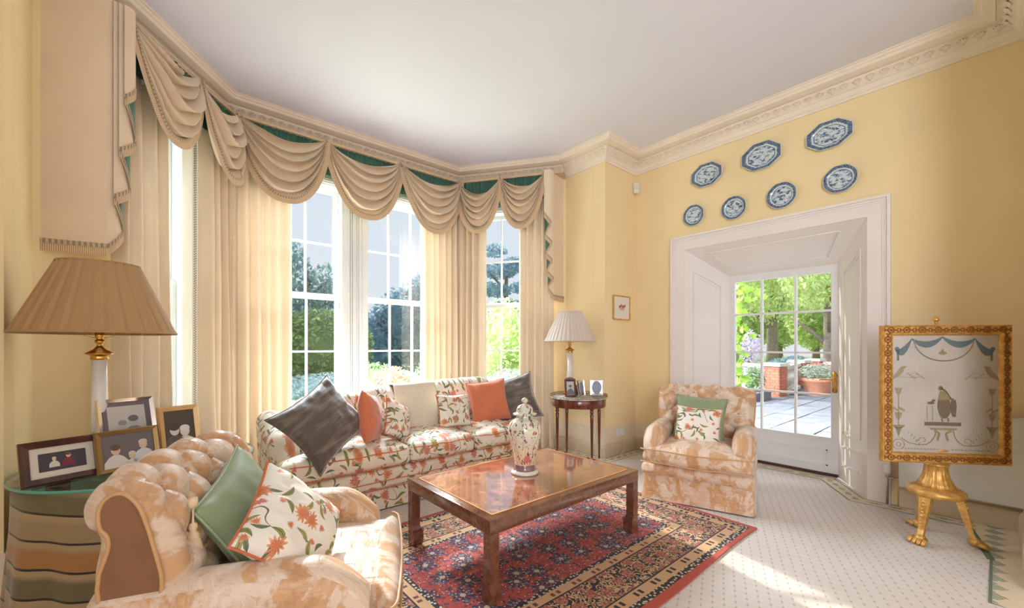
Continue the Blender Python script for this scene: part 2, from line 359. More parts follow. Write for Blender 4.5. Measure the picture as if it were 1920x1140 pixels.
MT['leaf_mid'] = leafm('mid green leaves', lin(130, 162, 120), lin(184, 202, 142))
MT['leaf_lime'] = leafm('sunlit lime leaves', lin(190, 216, 136), lin(234, 240, 184))
MT['leaf_ivy'] = leafm('bright ivy leaves', lin(110, 168, 60), lin(190, 224, 100))
MT['leaf_pale'] = leafm('silvery leaves', lin(150, 166, 146), lin(196, 204, 186))
MT['leaf_rust'] = leafm('russet leaves', lin(180, 138, 112), lin(206, 168, 138))
MT['petal_pink'] = leafm('pink petals', lin(226, 130, 150), lin(240, 180, 190)); MT['petal_lilac'] = leafm('lilac petals', lin(214, 206, 228), lin(240, 234, 242))
MT['bark'] = simple('bark', lin(146, 130, 116), .9, var=.25, vs=9, bump=.6, bs=30, bd=.03)
MT['brick'] = simple('red brick', lin(206, 122, 92), .9, var=.18, vs=6, bump=.3, bs=60)
MT['mortar'] = simple('lime mortar', lin(190, 178, 166), .95)
MT['stone'] = simple('pale stone', lin(226, 220, 210), .85, var=.06, vs=5, bump=.2, bs=40)
MT['slab'] = simple('york stone slab', lin(126, 126, 132), .8, var=.18, vs=3, bump=.3, bs=20)
MT['terracotta'] = simple('terracotta', lin(222, 148, 118), .85, var=.1, vs=8)
# ---------------------------------------------------------------- mesh helpers
def link(o, parent=None):
    COL.objects.link(o)
    if parent is not None: o.parent = parent
    return o
def mk(name, V, F, mat, parent=None, smooth=True, uv=None, boxuv=False, loc=None, rot_=None, auto=None):
    me = bpy.data.meshes.new(name); me.from_pydata([tuple(v) for v in V], [], F); me.update()
    if mat: me.materials.append(mat)
    if uv is not None:
        l = me.uv_layers.new(name='UVMap'); arr = [0.0]*(2*len(me.loops))
        for i, lp in enumerate(me.loops): arr[2*i], arr[2*i+1] = uv[lp.vertex_index]
        l.data.foreach_set('uv', arr)
    elif boxuv:
        l = me.uv_layers.new(name='UVMap'); ox, oy = (boxuv if isinstance(boxuv, tuple) else (0, 0))
        for p in me.polygons:
            n = p.normal
            for li in p.loop_indices:
                c = me.vertices[me.loops[li].vertex_index].co
                l.data[li].uv = (c.y+ox, c.z-c.x*0+oy) if abs(n.x) > max(abs(n.y), abs(n.z))*1.3 else (c.x+ox, c.z-c.y+oy)
    if smooth:
        me.polygons.foreach_set('use_smooth', [True]*len(me.polygons))
        if auto:
            try: me.set_sharp_from_angle(angle=math.radians(auto))
            except Exception: pass
    o = bpy.data.objects.new(name, me); link(o, parent)
    if loc is not None: o.location = loc
    if rot_ is not None: o.rotation_euler = rot_
    return o
def thing(name, label, cat, loc=(0, 0, 0), rz=0., group=None, rot_=None):
    o = bpy.data.objects.new(name, None); link(o); o.empty_display_size = .1; o.location = loc; o.rotation_euler = rot_ if rot_ else (0, 0, rz)
    return tag(o, label, cat, group)
def tag(o, label=None, cat=None, group=None, kind=None):
    if label: o['label'] = label
    if cat: o['category'] = cat
    if group: o['group'] = group
    if kind: o['kind'] = kind
    return o
class B:
    """collects shapes into one mesh"""
    def __init__(s): s.V = []; s.F = []
    def add(s, V, F):
        k = len(s.V); s.V += [tuple(v) for v in V]; s.F += [tuple(i+k for i in f) for f in F]; return s
    def box(s, c, d, R=None):
        x, y, z = d[0]/2, d[1]/2, d[2]/2; V = [Vector((a*x, b*y, e*z)) for a in (-1, 1) for b in (-1, 1) for e in (-1, 1)]
        if R: V = [R @ v for v in V]
        V = [v+Vector(c) for v in V]
        return s.add(V, [(0, 1, 3, 2), (4, 6, 7, 5), (0, 4, 5, 1), (2, 3, 7, 6), (0, 2, 6, 4), (1, 5, 7, 3)])
    def bar(s, a, b, w, h, up=(0, 0, 1)):
        a, b = Vector(a), Vector(b); d = (b-a).normalized(); up = Vector(up); sd = d.cross(up)
        if sd.length < 1e-4: sd = d.cross(Vector((1, 0, 0)))
        sd.normalize(); u = sd.cross(d); V = []
        for p in (a, b):
            for i, j in ((-1, -1), (1, -1), (1, 1), (-1, 1)): V.append(p+sd*(i*w/2)+u*(j*h/2))
        return s.add(V, [(0, 1, 2, 3), (7, 6, 5, 4), (0, 4, 5, 1), (1, 5, 6, 2), (2, 6, 7, 3), (3, 7, 4, 0)])
    def tube(s, pts, r, n=8, closed=False):
        pts = [Vector(p) for p in pts]; N = len(pts); V = []; F = []; prev = None
        for i, p in enumerate(pts):
            if closed: d = pts[(i+1) % N]-pts[i-1]
            else: d = pts[min(i+1, N-1)]-pts[max(i-1, 0)]
            d.normalize()
            if prev is None:
                a = d.orthogonal().normalized()
            else:
                a = (prev-d*prev.dot(d)); a = a.normalized() if a.length > 1e-6 else d.orthogonal().normalized()
            prev = a; b = d.cross(a); rr = r[i] if isinstance(r, (list, tuple)) else r
            for k in range(n): t = 2*pi*k/n; V.append(p+a*(cos(t)*rr)+b*(sin(t)*rr))
        for i in range(N if closed else N-1):
            j = (i+1) % N
            for k in range(n): F.append((i*n+k, i*n+(k+1) % n, j*n+(k+1) % n, j*n+k))
        if not closed: F.append(tuple(range(n-1, -1, -1))); F.append(tuple((N-1)*n+k for k in range(n)))
        return s.add(V, F)
    def lathe(s, prof, n=32, c=(0, 0, 0), flute=None, caps=True):
        V = []; F = []; m = len(prof)
        for i, (r, z) in enumerate(prof):
            for k in range(n):
                t = 2*pi*k/n; rr = r*(1+(flute(t, z) if flute else 0)); V.append((c[0]+rr*cos(t), c[1]+rr*sin(t), c[2]+z))
        for i in range(m-1):
            for k in range(n): F.append((i*n+k, i*n+(k+1) % n, (i+1)*n+(k+1) % n, (i+1)*n+k))
        if caps and prof[0][0] > 1e-5: F.append(tuple(range(n-1, -1, -1)))
        if caps and prof[-1][0] > 1e-5: F.append(tuple((m-1)*n+k for k in range(n)))
        return s.add(V, F)
    def poly(s, pts):
        return s.add(pts, [tuple(range(len(pts)))])
    def prism(s, pts, d):
        """pts: list of 3d points (planar), extruded by vector d"""
        n = len(pts); V = [Vector(p) for p in pts]; V += [v+Vector(d) for v in V]
        return s.add(V, [tuple(range(n-1, -1, -1)), tuple(range(n, 2*n))]+[(i, (i+1) % n, n+(i+1) % n, n+i) for i in range(n)])
    def sphere(s, c, r, n=10, sc=(1, 1, 1)):
        V = []; F = []; m = n//2+1
        for i in range(m+1):
            p = pi*i/m
            for k in range(n): t = 2*pi*k/n; V.append((c[0]+r*sc[0]*sin(p)*cos(t), c[1]+r*sc[1]*sin(p)*sin(t), c[2]+r*sc[2]*cos(p)))
        for i in range(m):
            for k in range(n): F.append((i*n+k, (i+1)*n+k, (i+1)*n+(k+1) % n, i*n+(k+1) % n))
        return s.add(V, F)
    def mk(s, name, mat, parent=None, **k): return mk(name, s.V, s.F, mat, parent, **k)
def grid(nu, nv, f, closed=False):
    V = []; F = []; UV = []
    for i in range(nu):
        for j in range(nv):
            r = f(i/(nu-1), j/(nv-1)); V.append(r[:3]); UV.append(r[3:5] if len(r) >= 5 else (i/(nu-1), j/(nv-1)))
    for i in range(nu-1):
        for j in range(nv-1): F.append((i*nv+j, (i+1)*nv+j, (i+1)*nv+j+1, i*nv+j+1))
    return V, F, UV
def softbox(sx, sy, sz, r, n=10, k=3, disp=None):
    """rounded box centred on the origin; disp(v, nrm)->v"""
    H = (sx/2, sy/2, sz/2)
    def vals(h):
        a = [-h+r*(1-cos(pi/2*i/k)) for i in range(k)]; m = [(-h+r)+(2*h-2*r)*i/n for i in range(n+1)]; return a+m+[-x for x in reversed(a)]
    ax = [vals(h) for h in H]; key = {}; V = []; F = []
    def put(p):
        kk = tuple(round(c, 6) for c in p)
        if kk in key: return key[kk]
        q = Vector(p); inn = Vector([max(-(H[i]-r), min(H[i]-r, q[i])) for i in range(3)]); d = q-inn
        nn = d.normalized() if d.length > 1e-9 else Vector((0, 0, 0)); v = inn+nn*r if d.length > 1e-9 else q
        if disp: v = disp(v, nn)
        key[kk] = len(V); V.append(v); return key[kk]
    for a in range(3):
        b, c = (a+1) % 3, (a+2) % 3
        for sg in (-1, 1):
            A, Bv = ax[b], ax[c]
            for i in range(len(A)-1):
                for j in range(len(Bv)-1):
                    q = []
                    for (ii, jj) in ((i, j), (i+1, j), (i+1, j+1), (i, j+1)):
                        p = [0, 0, 0]; p[a] = sg*H[a]; p[b] = A[ii]; p[c] = Bv[jj]; q.append(put(p))
                    if sg < 0: q.reverse()
                    if len(set(q)) >= 3: F.append(tuple(dict.fromkeys(q)))
    return V, F
def pillow_mesh(w_, h_, t_, n=22, pinch=.09, seed=0, wr=.006):
    V = []; F = []; UV = []; idx = {}
    for side in (1, -1):
        for i in range(n+1):
            for j in range(n+1):
                u, v = -1+2*i/n, -1+2*j/n
                u2, v2 = sin(u*pi/2)*.35+u*.65, sin(v*pi/2)*.35+v*.65
                edge = i in (0, n) or j in (0, n)
                if edge and side == -1 and (i, j) in idx: continue
                x = w_/2*u2*(1-pinch*(1-v2*v2)); z = h_/2*v2*(1-pinch*(1-u2*u2))
                y = -side*t_/2*(max(0, (1-u2**2)*(1-v2**2)))**.42
                if not edge:
                    q = mnoise.noise(Vector((x*9+seed, z*9, side*3.+seed))); q2 = mnoise.noise(Vector((x*22+seed, z*22, seed)))
                    y += -side*(q*.012+q2*wr)
                k = (i, j, side) if not edge else (i, j)
                idx[k] = len(V); V.append((x, y, z)); UV.append((x+seed*.37, z+seed*.21))
    g = lambda i, j, s: idx.get((i, j, s), idx.get((i, j)))
    for side in (1, -1):
        for i in range(n):
            for j in range(n):
                q = (g(i, j, side), g(i+1, j, side), g(i+1, j+1, side), g(i, j+1, side)); F.append(q if side == 1 else q[::-1])
    rim = []
    for i in range(n+1): rim.append(V[idx[(i, 0)]])
    for j in range(1, n+1): rim.append(V[idx[(n, j)]])
    for i in range(n-1, -1, -1): rim.append(V[idx[(i, n)]])
    for j in range(n-1, 0, -1): rim.append(V[idx[(0, j)]])
    return V, F, UV, rim
def pillow(name, label, cat, c, w_, h_, t_, mat, pipe=None, yaw=0., tilt=0., roll=0., seed=0, group=None, parent=None, pr=.005, pinch=.09, wr=.006):
    """face normal starts as -Y; roll about it, then tilt back (face up), then yaw about Z"""
    V, F, UV, rim = pillow_mesh(w_, h_, t_, seed=seed, pinch=pinch, wr=wr)
    R = Matrix.Rotation(yaw, 4, 'Z') @ Matrix.Rotation(-tilt, 4, 'X') @ Matrix.Rotation(roll, 4, 'Y')
    e = None
    if parent is None:
        e = thing(name, label, cat, c, group=group, rot_=R.to_euler())
        mk('cushion_cover', V, F, mat, e, uv=UV)
        if pipe: B().tube(rim, pr, 6, True).mk('piping', pipe, e)
        return e
    o = mk(name, V, F, mat, parent, uv=UV, loc=c, rot_=R.to_euler())
    if pipe: B().tube(rim, pr, 6, True).mk('piping', pipe, o)
    return o
# ---------------------------------------------------------------- room shell
ZC, ZW = 3.635, 3.44
XR, YB = 4.6, 2.967
BAY = [(-.525, YB), (-.525, 3.55), (.46, 4.78), (3.135, 4.78), (3.975, 3.576), (3.975, YB)]
RUN = [(-2.4, YB)]+BAY+[(XR, YB), (XR, -.13), (3.5, -.13)]
def off(pts, d):
    ns = []
    for a, b in zip(pts, pts[1:]):
        dx, dy = b[0]-a[0], b[1]-a[1]; L = hypot(dx, dy); ns.append((dy/L, -dx/L))
    out = [(pts[0][0]+ns[0][0]*d, pts[0][1]+ns[0][1]*d)]
    for i in range(1, len(pts)-1):
        a, b = ns[i-1], ns[i]; k = d/(1+a[0]*b[0]+a[1]*b[1]); out.append((pts[i][0]+(a[0]+b[0])*k, pts[i][1]+(a[1]+b[1])*k))
    out.append((pts[-1][0]+ns[-1][0]*d, pts[-1][1]+ns[-1][1]*d)); return out
def sweep(pts, prof):
    V = []; F = []; m = len(prof)
    cols = [off(pts, d) for d, z in prof]
    for i in range(len(pts)):
        for j in range(m): V.append((cols[j][i][0], cols[j][i][1], prof[j][1]))
    for i in range(len(pts)-1):
        for j in range(m-1): F.append((i*m+j, i*m+j+1, (i+1)*m+j+1, (i+1)*m+j))
    return V, F
class Fr:
    def __init__(s, A, Bp):
        s.A = A; dx, dy = Bp[0]-A[0], Bp[1]-A[1]; s.L = hypot(dx, dy); s.d = (dx/s.L, dy/s.L); s.n = (s.d[1], -s.d[0])
    def P(s, a, b, z): return (s.A[0]+s.d[0]*a+s.n[0]*b, s.A[1]+s.d[1]*a+s.n[1]*b, z)
    def box(s, bb, s0, s1, d0, d1, z0, z1):
        V = [s.P(a, b, z) for a in (s0, s1) for b in (d0, d1) for z in (z0, z1)]
        return bb.add(V, [(0, 1, 3, 2), (4, 6, 7, 5), (0, 4, 5, 1), (2, 3, 7, 6), (0, 2, 6, 4), (1, 5, 7, 3)])
def wallpanel(name, A, Bp, holes, mat, z0=0., z1=ZC, th=.18, e0=0., e1=0.):
    f = Fr(A, Bp); b = B(); cur = -e0
    for (a, c, za, zb) in holes:
        f.box(b, cur, a, -th, 0, z0, z1)
        if za > z0: f.box(b, a, c, -th, 0, z0, za)
        if zb < z1: f.box(b, a, c, -th, 0, zb, z1)
        cur = c
    f.box(b, cur, f.L+e1, -th, 0, z0, z1)
    return tag(b.mk(name, mat, None, smooth=False), kind='structure')
WZ0, WZ1 = .55, 3.1
F1, F2, F3 = Fr(BAY[1], BAY[2]), Fr(BAY[2], BAY[3]), Fr(BAY[3], BAY[4])
wallpanel('wall_back_left', (-2.4, YB), BAY[0], [], MT['wall'])
wallpanel('wall_bay_left_reveal', BAY[0], BAY[1], [], MT['wall'], e0=-.181)
wallpanel('wall_bay_left', BAY[1], BAY[2], [(.56, 1.24, WZ0, WZ1)], MT['wall'])
wallpanel('wall_bay_middle', BAY[2], BAY[3], [(.10, 2.45, WZ0, WZ1)], MT['wall'])
wallpanel('wall_bay_right', BAY[3], BAY[4], [(.182, 1.262, WZ0, WZ1)], MT['wall'])
wallpanel('wall_bay_right_reveal', BAY[4], BAY[5], [], MT['wall'], e1=-.181)
wallpanel('wall_back_right', BAY[5], (XR, YB), [], MT['wall'])
DY0, DY1, DZ = .713, 2.324, 2.397
wallpanel('wall_right', (XR, YB), (XR, -.13), [(YB-DY1, YB-DY0, 0, DZ)], MT['wall'])
wallpanel('wall_near_right', (XR, -.13), (3.5, -.13), [], MT['wall'])
wallpanel('wall_left', (-2.4, -4.2), (-2.4, YB), [], MT['wall'])
wallpanel('wall_rear', (3.5, -4.2), (-2.4, -4.2), [], MT['wall'])
wallpanel('wall_near_return', (3.5, -.311), (3.5, -4.2), [], MT['wall'])
fl = [(-2.6, YB), (-.525, YB), (-.525, 3.55), (.46, 4.78), (3.135, 4.78), (3.975, 3.576), (3.975, YB), (XR, YB), (XR, DY1), (5.11, 2.03), (5.11, 1.02), (XR, DY0), (XR, -4.2), (-2.6, -4.2)]
b = B(); b.prism([(x, y, 0) for x, y in fl], (0, 0, -.1)); FLOOR = tag(b.mk('floor', MT['carpet'], None, smooth=False), kind='structure')
b = B(); b.prism([(x, y, ZC) for x, y in [(-2.6, YB), (-.6, YB+.1), (-.65, 3.6), (.4, 4.95), (3.2, 4.95), (4.15, 3.65), (4.15, YB+.1), (XR+.2, YB+.18), (XR+.2, -4.2), (-2.6, -4.2)]], (0, 0, .1))
tag(b.mk('ceiling', MT['ceil'], None, smooth=False), kind='structure')
# cornice
prof = [(0, 3.44), (.014, 3.44), (.018, 3.462), (.028, 3.468), (.034, 3.485), (.044, 3.505), (.054, 3.508), (.054, 3.514), (.062, 3.522), (.098, 3.562), (.1, 3.572), (.13, 3.576), (.135, 3.571), (.19, 3.585), (.196, 3.592), (.2, 3.606), (.212, 3.612), (.216, 3.626), (.232, 3.63), (.235, 3.636)]
V, F = sweep(RUN, prof); CORN = tag(mk('trim_1', V, F, MT['cornice'], None, smooth=False), kind='structure')
# acanthus leaf ornament, each leaf a piece of the cornice
lb = B()
for k in range(5):
    t = (k-2)*.5; x = sin(t)*.016; zt = .020*cos(t)
    lb.add([(x*.2, 0, -.014), (x-.0055, .007, zt*.45), (x*1.25, .013, zt), (x+.0055, .007, zt*.45)], [(0, 1, 2, 3)])
    lb.add([(x-.0055, .007, zt*.45), (x*1.25, .013, zt), (x*1.25, .0, zt*.9), (x-.0055, .0, zt*.4)], [(0, 1, 2, 3)])
    lb.add([(x+.0055, .007, zt*.45), (x+.0055, .0, zt*.4), (x*1.25, .0, zt*.9), (x*1.25, .013, zt)], [(0, 1, 2, 3)])
lb.sphere((0, .006, -.012), .006, 6)
me = None; mid = off(RUN, .078)
for i in range(1, len(mid)-1):
    a, c = Vector(mid[i]).to_3d(), Vector(mid[i+1]).to_3d(); L = (c-a).length; d = (c-a)/L; n = Vector((d.y, -d.x, 0))
    if i == 9: continue
    k = max(1, int(L/.085))
    for j in range(k):
        p = a+d*((j+.5)*L/k)
        if me is None:
            o = lb.mk('acanthus_leaf', MT['cornice'], CORN, smooth=False); me = o.data
        else:
            o = bpy.data.objects.new('acanthus_leaf', me); link(o, CORN)
        R = Matrix(((d.x, n.x, 0), (d.y, n.y, 0), (0, 0, 1))).to_4x4()
        o.matrix_local = Matrix.Translation((p.x, p.y, 3.542)) @ R @ Matrix.Rotation(-.78, 4, 'X') @ Matrix.Scale(1.6, 4)
# skirting and dado band
run2 = RUN[:7]+[(XR, YB), (XR, DY1+.2)]; run3 = [(XR, DY0-.2), (XR, -.13), (3.5, -.13)]
sp_ = [(0, 0), (.03, 0), (.03, .115), (.024, .125), (.022, .14), (.012, .15), (.008, .155)]
for i, r in enumerate((run2, run3)):
    V, F = sweep(r, sp_+[(.0, .155)]); tag(mk('baseboard_'+('back' if i == 0 else 'right'), V, F, MT['skirt'], None, smooth=False), kind='structure')
    V, F = sweep(r, [(0, .15), (.008, .15), (.008, .345), (0, .35)]); tag(mk('trim_%d' % (i+2), V, F, MT['cream'], None, smooth=False), kind='structure')
# carpet border strip following the walls
edge = [(-.525, YB), (-.525, 3.55), (.46, 4.78), (3.135, 4.78), (3.975, 3.576), (3.975, YB), (XR, YB), (XR, DY1), (5.09, 2.03), (5.09, 1.02), (XR, DY0), (XR, .12)]
i0, i1 = off(edge, .032), off(edge, .17)
V = []; F = []; UV = []; acc = 0
for i, (p, q) in enumerate(zip(i0, i1)):
    if i: acc += hypot(p[0]-i0[i-1][0], p[1]-i0[i-1][1])
    V += [(p[0], p[1], .002), (q[0], q[1], .002)]; UV += [(acc, 0), (acc, 1)]
    if i: k = 2*i; F.append((k-2, k, k+1, k-1))
tag(mk('carpet_border', V, F, MT['border'], FLOOR, smooth=False, uv=UV))
gb = lin(110, 124, 104)
MT['sagewool'] = simple('sage carpet wool', gb, .95)
# wide border panel at the near right, edged with a sage band
b = B(); b.prism([(4.43, .12, .0015), (4.57, .12, .0015), (4.57, -.1, .0015), (3.2, -.1, .0015), (3.2, .02, .0015), (3.86, .02, .0015)], (0, 0, .001))
o = b.mk('carpet_border', MT['border'], FLOOR, smooth=False)
l = o.data.uv_layers.new(name='UVMap')
for p in o.data.polygons:
    for li in p.loop_indices: c = o.data.vertices[o.data.loops[li].vertex_index].co; l.data[li].uv = (c.x, .1+.8*(c.y+.1)/.22)
b = B(); b.bar((4.44, .13, .003), (3.85, .02, .003), .035, .002); b.bar((3.87, .02, .003), (3.2, .02, .003), .012, .002); b.mk('carpet_band', MT['sagewool'], FLOOR, smooth=False)
# ---------------------------------------------------------------- sash windows
def window(idx, f, g0, cw):
    w3 = 3*cw; g1 = g0+w3
    b = B(); q = .045
    # lining, sill, head and outer box frame
    f.box(b, g0-q-.045, g0-q, -.2, .0, WZ0, WZ1); f.box(b, g1+q, g1+q+.045, -.2, .0, WZ0, WZ1)
    f.box(b, g0-q, g1+q, -.2, .0, 3.065, WZ1); f.box(b, g0-q, g1+q, -.22, .03, WZ0, .60)
    for s_ in (g0-q-.03, g1+q+.03): f.box(b, s_-.045, s_+.045, 0., .022, WZ0, WZ1+.05); f.box(b, s_-.02, s_+.02, .022, .032, WZ0, WZ1+.05)
    f.box(b, g0-q-.075, g1+q+.075, 0., .022, WZ1-.02, WZ1+.16); f.box(b, g0-q-.075, g1+q+.075, .022, .034, WZ1+.0, WZ1+.03)
    W = tag(b.mk('window_%d' % idx, MT['white'], None, smooth=False), kind='structure')
    for nm, d, z0, z1, zm in (('upper_sash', -.165, 1.885, 3.02, 2.445), ('lower_sash', -.125, .66, 1.815, 1.238)):
        b = B(); f.box(b, g0-.042, g0, d-.02, d+.02, z0-.05, z1+.045); f.box(b, g1, g1+.042, d-.02, d+.02, z0-.05, z1+.045)
        f.box(b, g0, g1, d-.02, d+.02, z0-.055, z0); f.box(b, g0, g1, d-.02, d+.02, z1, z1+.045)
        # inner bevel beads
        f.box(b, g0, g0+.008, d+.004, d+.016, z0, z1); f.box(b, g1-.008, g1, d+.004, d+.016, z0, z1)
        sh = b.mk(nm, MT['white'], W, smooth=False)
        for k in (1, 2):
            b = B(); f.box(b, g0+k*cw-.010, g0+k*cw+.010, d-.016, d+.014, z0, z1); b.mk('glazing_bar', MT['white'], sh, smooth=False)
        for k in range(3):
            b = B(); f.box(b, g0+k*cw+.010, g0+(k+1)*cw-.010, d-.016, d+.014, zm-.010, zm+.010); b.mk('glazing_bar', MT['white'], sh, smooth=False)
            for (a, c) in ((z0, zm), (zm, z1)):
                b = B(); f.box(b, g0+k*cw, g0+(k+1)*cw, d-.003, d, a, c); b.mk('pane', MT['glass'], sh, smooth=False)
    return W
window(1, F1, .655, .165); window(2, F2, .655-.46, .3); window(3, F2, 1.912-.46, .3); window(4, F3, .272, .3)
b = B(); f = F2; f.box(b, 1.646-.46, 1.821-.46, -.2, .012, WZ0, WZ1+.1)
for s_ in (1.655, 1.68, 1.70, 1.755, 1.79, 1.805): f.box(b, s_-.46, s_-.46+.012, .012, .03, WZ0, WZ1)
f.box(b, 1.64-.46, 1.66-.46, .012, .04, WZ0, WZ1); f.box(b, 1.77-.46, 1.79-.46, .012, .04, WZ0, WZ1)
tag(b.mk('trim_4', MT['white'], None, smooth=False), kind='structure')
# outer masonry around bay so that sun only enters by the windows
# ---------------------------------------------------------------- glazed door in its splayed recess
def lerp(a, c, t): return tuple(a[i]+(c[i]-a[i])*t for i in range(3))
def panel(b, q, u0, u1, v0, v1, w_=.016, h_=.012):
    """raised panel moulding on quad q (p00,p10,p11,p01)"""
    def P(u, v, k=0):
        p = Vector(lerp(lerp(q[0], q[1], u), lerp(q[3], q[2], u), v)); return p
    n = (Vector(q[1])-Vector(q[0])).cross(Vector(q[3])-Vector(q[0])).normalized()
    pts = [P(u0, v0), P(u1, v0), P(u1, v1), P(u0, v1)]; cen = sum(pts, Vector())/4
    for i in range(4):
        a, c = pts[i], pts[(i+1) % 4]; b.bar(a+n*h_/2, c+n*h_/2, w_, h_, n)
        a2, c2 = a.lerp(cen, .05), c.lerp(cen, .05); b.bar(a2+n*h_/4, c2+n*h_/4, w_*.6, h_/2, n)
XD = 5.11; dy0, dy1, dz = 1.015, 2.035, 2.11
b = B()
J = {}
qr = [(XD, dy0, 0), (XR, DY0, 0), (XR, DY0, DZ), (XD, dy0, dz)]   # right jamb, normal towards +y side
ql = [(XR, DY1, 0), (XD, dy1, 0), (XD, dy1, dz), (XR, DY1, DZ)]
qh = [(XD, dy1, dz), (XD, dy0, dz), (XR, DY0, DZ), (XR, DY1, DZ)]
for q, dd in ((qr, (0, -.05, 0)), (ql, (0, .05, 0)), (qh, (0, 0, .05))): b.prism(q, dd)
def nrm_to(q, c):
    n = (Vector(q[1])-Vector(q[0])).cross(Vector(q[3])-Vector(q[0]))
    return q if n.dot(Vector(c)-Vector(q[0])) > 0 else [q[1], q[0], q[3], q[2]]
cc = (4.9, 1.5, 1.2); qr, ql, qh = nrm_to(qr, cc), nrm_to(ql, cc), nrm_to(qh, cc)
for q in (qr, ql): panel(b, q, .2, .8, .205, .92); panel(b, q, .2, .8, .075, .155)
panel(b, qh, .1, .9, .22, .8)
RS = tag(b.mk('trim_5', MT['trim'], None, smooth=False), kind='structure')
# architrave on the wall face (stepped)
b = B(); f = Fr((XR, YB), (XR, -.13)); sA, sB = YB-DY1, YB-DY0
for w0, w1, dp in ((-.002, .105, .014), (.095, .118, .022), (.112, .135, .032), (.128, .15, .05)):
    f.box(b, sA-w1, sA-w0, 0, dp, 0, DZ+w1); f.box(b, sB+w0, sB+w1, 0, dp, 0, DZ+w1); f.box(b, sA-w0, sB+w0, 0, dp, DZ+w0, DZ+w1)
tag(b.mk('trim_6', MT['trim'], None, smooth=False), kind='structure')
# door leaf
fd = Fr((XD, dy1), (XD, dy0)); b = B(); gs = [dy1-1.975, dy1-1.70, dy1-1.693, dy1-1.38, dy1-1.367, dy1-1.073]
X = lambda y: dy1-y
cols = [(1.98, 1.705), (1.690, 1.384), (1.368, 1.073)]; rows = [(.385, .80), (.816, 1.222), (1.238, 1.648), (1.664, 2.035)]
fd.box(b, 0, X(1.98), -.04, 0.0, .03, dz); fd.box(b, X(1.073), X(dy0), -.04, 0., .03, dz); fd.box(b, X(1.98), X(1.073), -.04, 0, 2.035, dz); fd.box(b, X(1.98), X(1.073), -.04, 0, .03, .385)
fd.box(b, X(1.95), X(1.10), 0, .006, .09, .10); fd.box(b, X(1.95), X(1.10), 0, .012, .10, .112); fd.box(b, X(1.95), X(1.10), 0, .012, .25, .262)
fd.box(b, X(1.95), X(1.938), 0, .012, .10, .26); fd.box(b, X(1.112), X(1.10), 0, .012, .10, .26); fd.box(b, X(1.98), X(1.073), 0, .012, .365, .385)
DOOR = tag(b.mk('door_1', MT['white'], None, smooth=False), kind='structure')
for y in (1.6975, 1.376):
    b = B(); fd.box(b, X(y)-.010, X(y)+.010, -.034, .006, .385, 2.035); b.mk('glazing_bar', MT['white'], DOOR, smooth=False)
for i, (a, c) in enumerate(cols):
    for z in (.808, 1.23, 1.656):
        b = B(); fd.box(b, X(a), X(c), -.034, .006, z-.010, z+.010); b.mk('glazing_bar', MT['white'], DOOR, smooth=False)
    for z0, z1 in rows:
        b = B(); fd.box(b, X(a), X(c), -.02, -.016, z0, z1); b.mk('pane', MT['glass'], DOOR, smooth=False)
b = B(); fd.box(b, 0, X(dy0), -.06, .02, .004, .03); b.mk('threshold', MT['dark'], DOOR, smooth=False)
# brass lever handle with shaped back plate
hx = X(1.042); b = B()
pl = [(-.016, -.095), (.016, -.095), (.024, -.075), (.017, -.05), (.02, 0), (.017, .05), (.024, .078), (.014, .105), (0, .118), (-.014, .105), (-.024, .078), (-.017, .05), (-.02, 0), (-.017, -.05), (-.024, -.075)]
b.prism([fd.P(hx+p[0], .001, .93+p[1]) for p in pl], tuple(Vector(fd.P(0, .006, 0))-Vector(fd.P(0, 0, 0))))
b.tube([fd.P(hx, .005, .97), fd.P(hx, .04, .97), fd.P(hx-.02, .05, .968), fd.P(hx-.06, .05, .964), fd.P(hx-.115, .048, .96)], [.008, .008, .009, .007, .006], 8)
b.sphere(fd.P(hx, .008, .885), .009, 8); b.mk('door_handle', MT['brass'], DOOR, smooth=True)
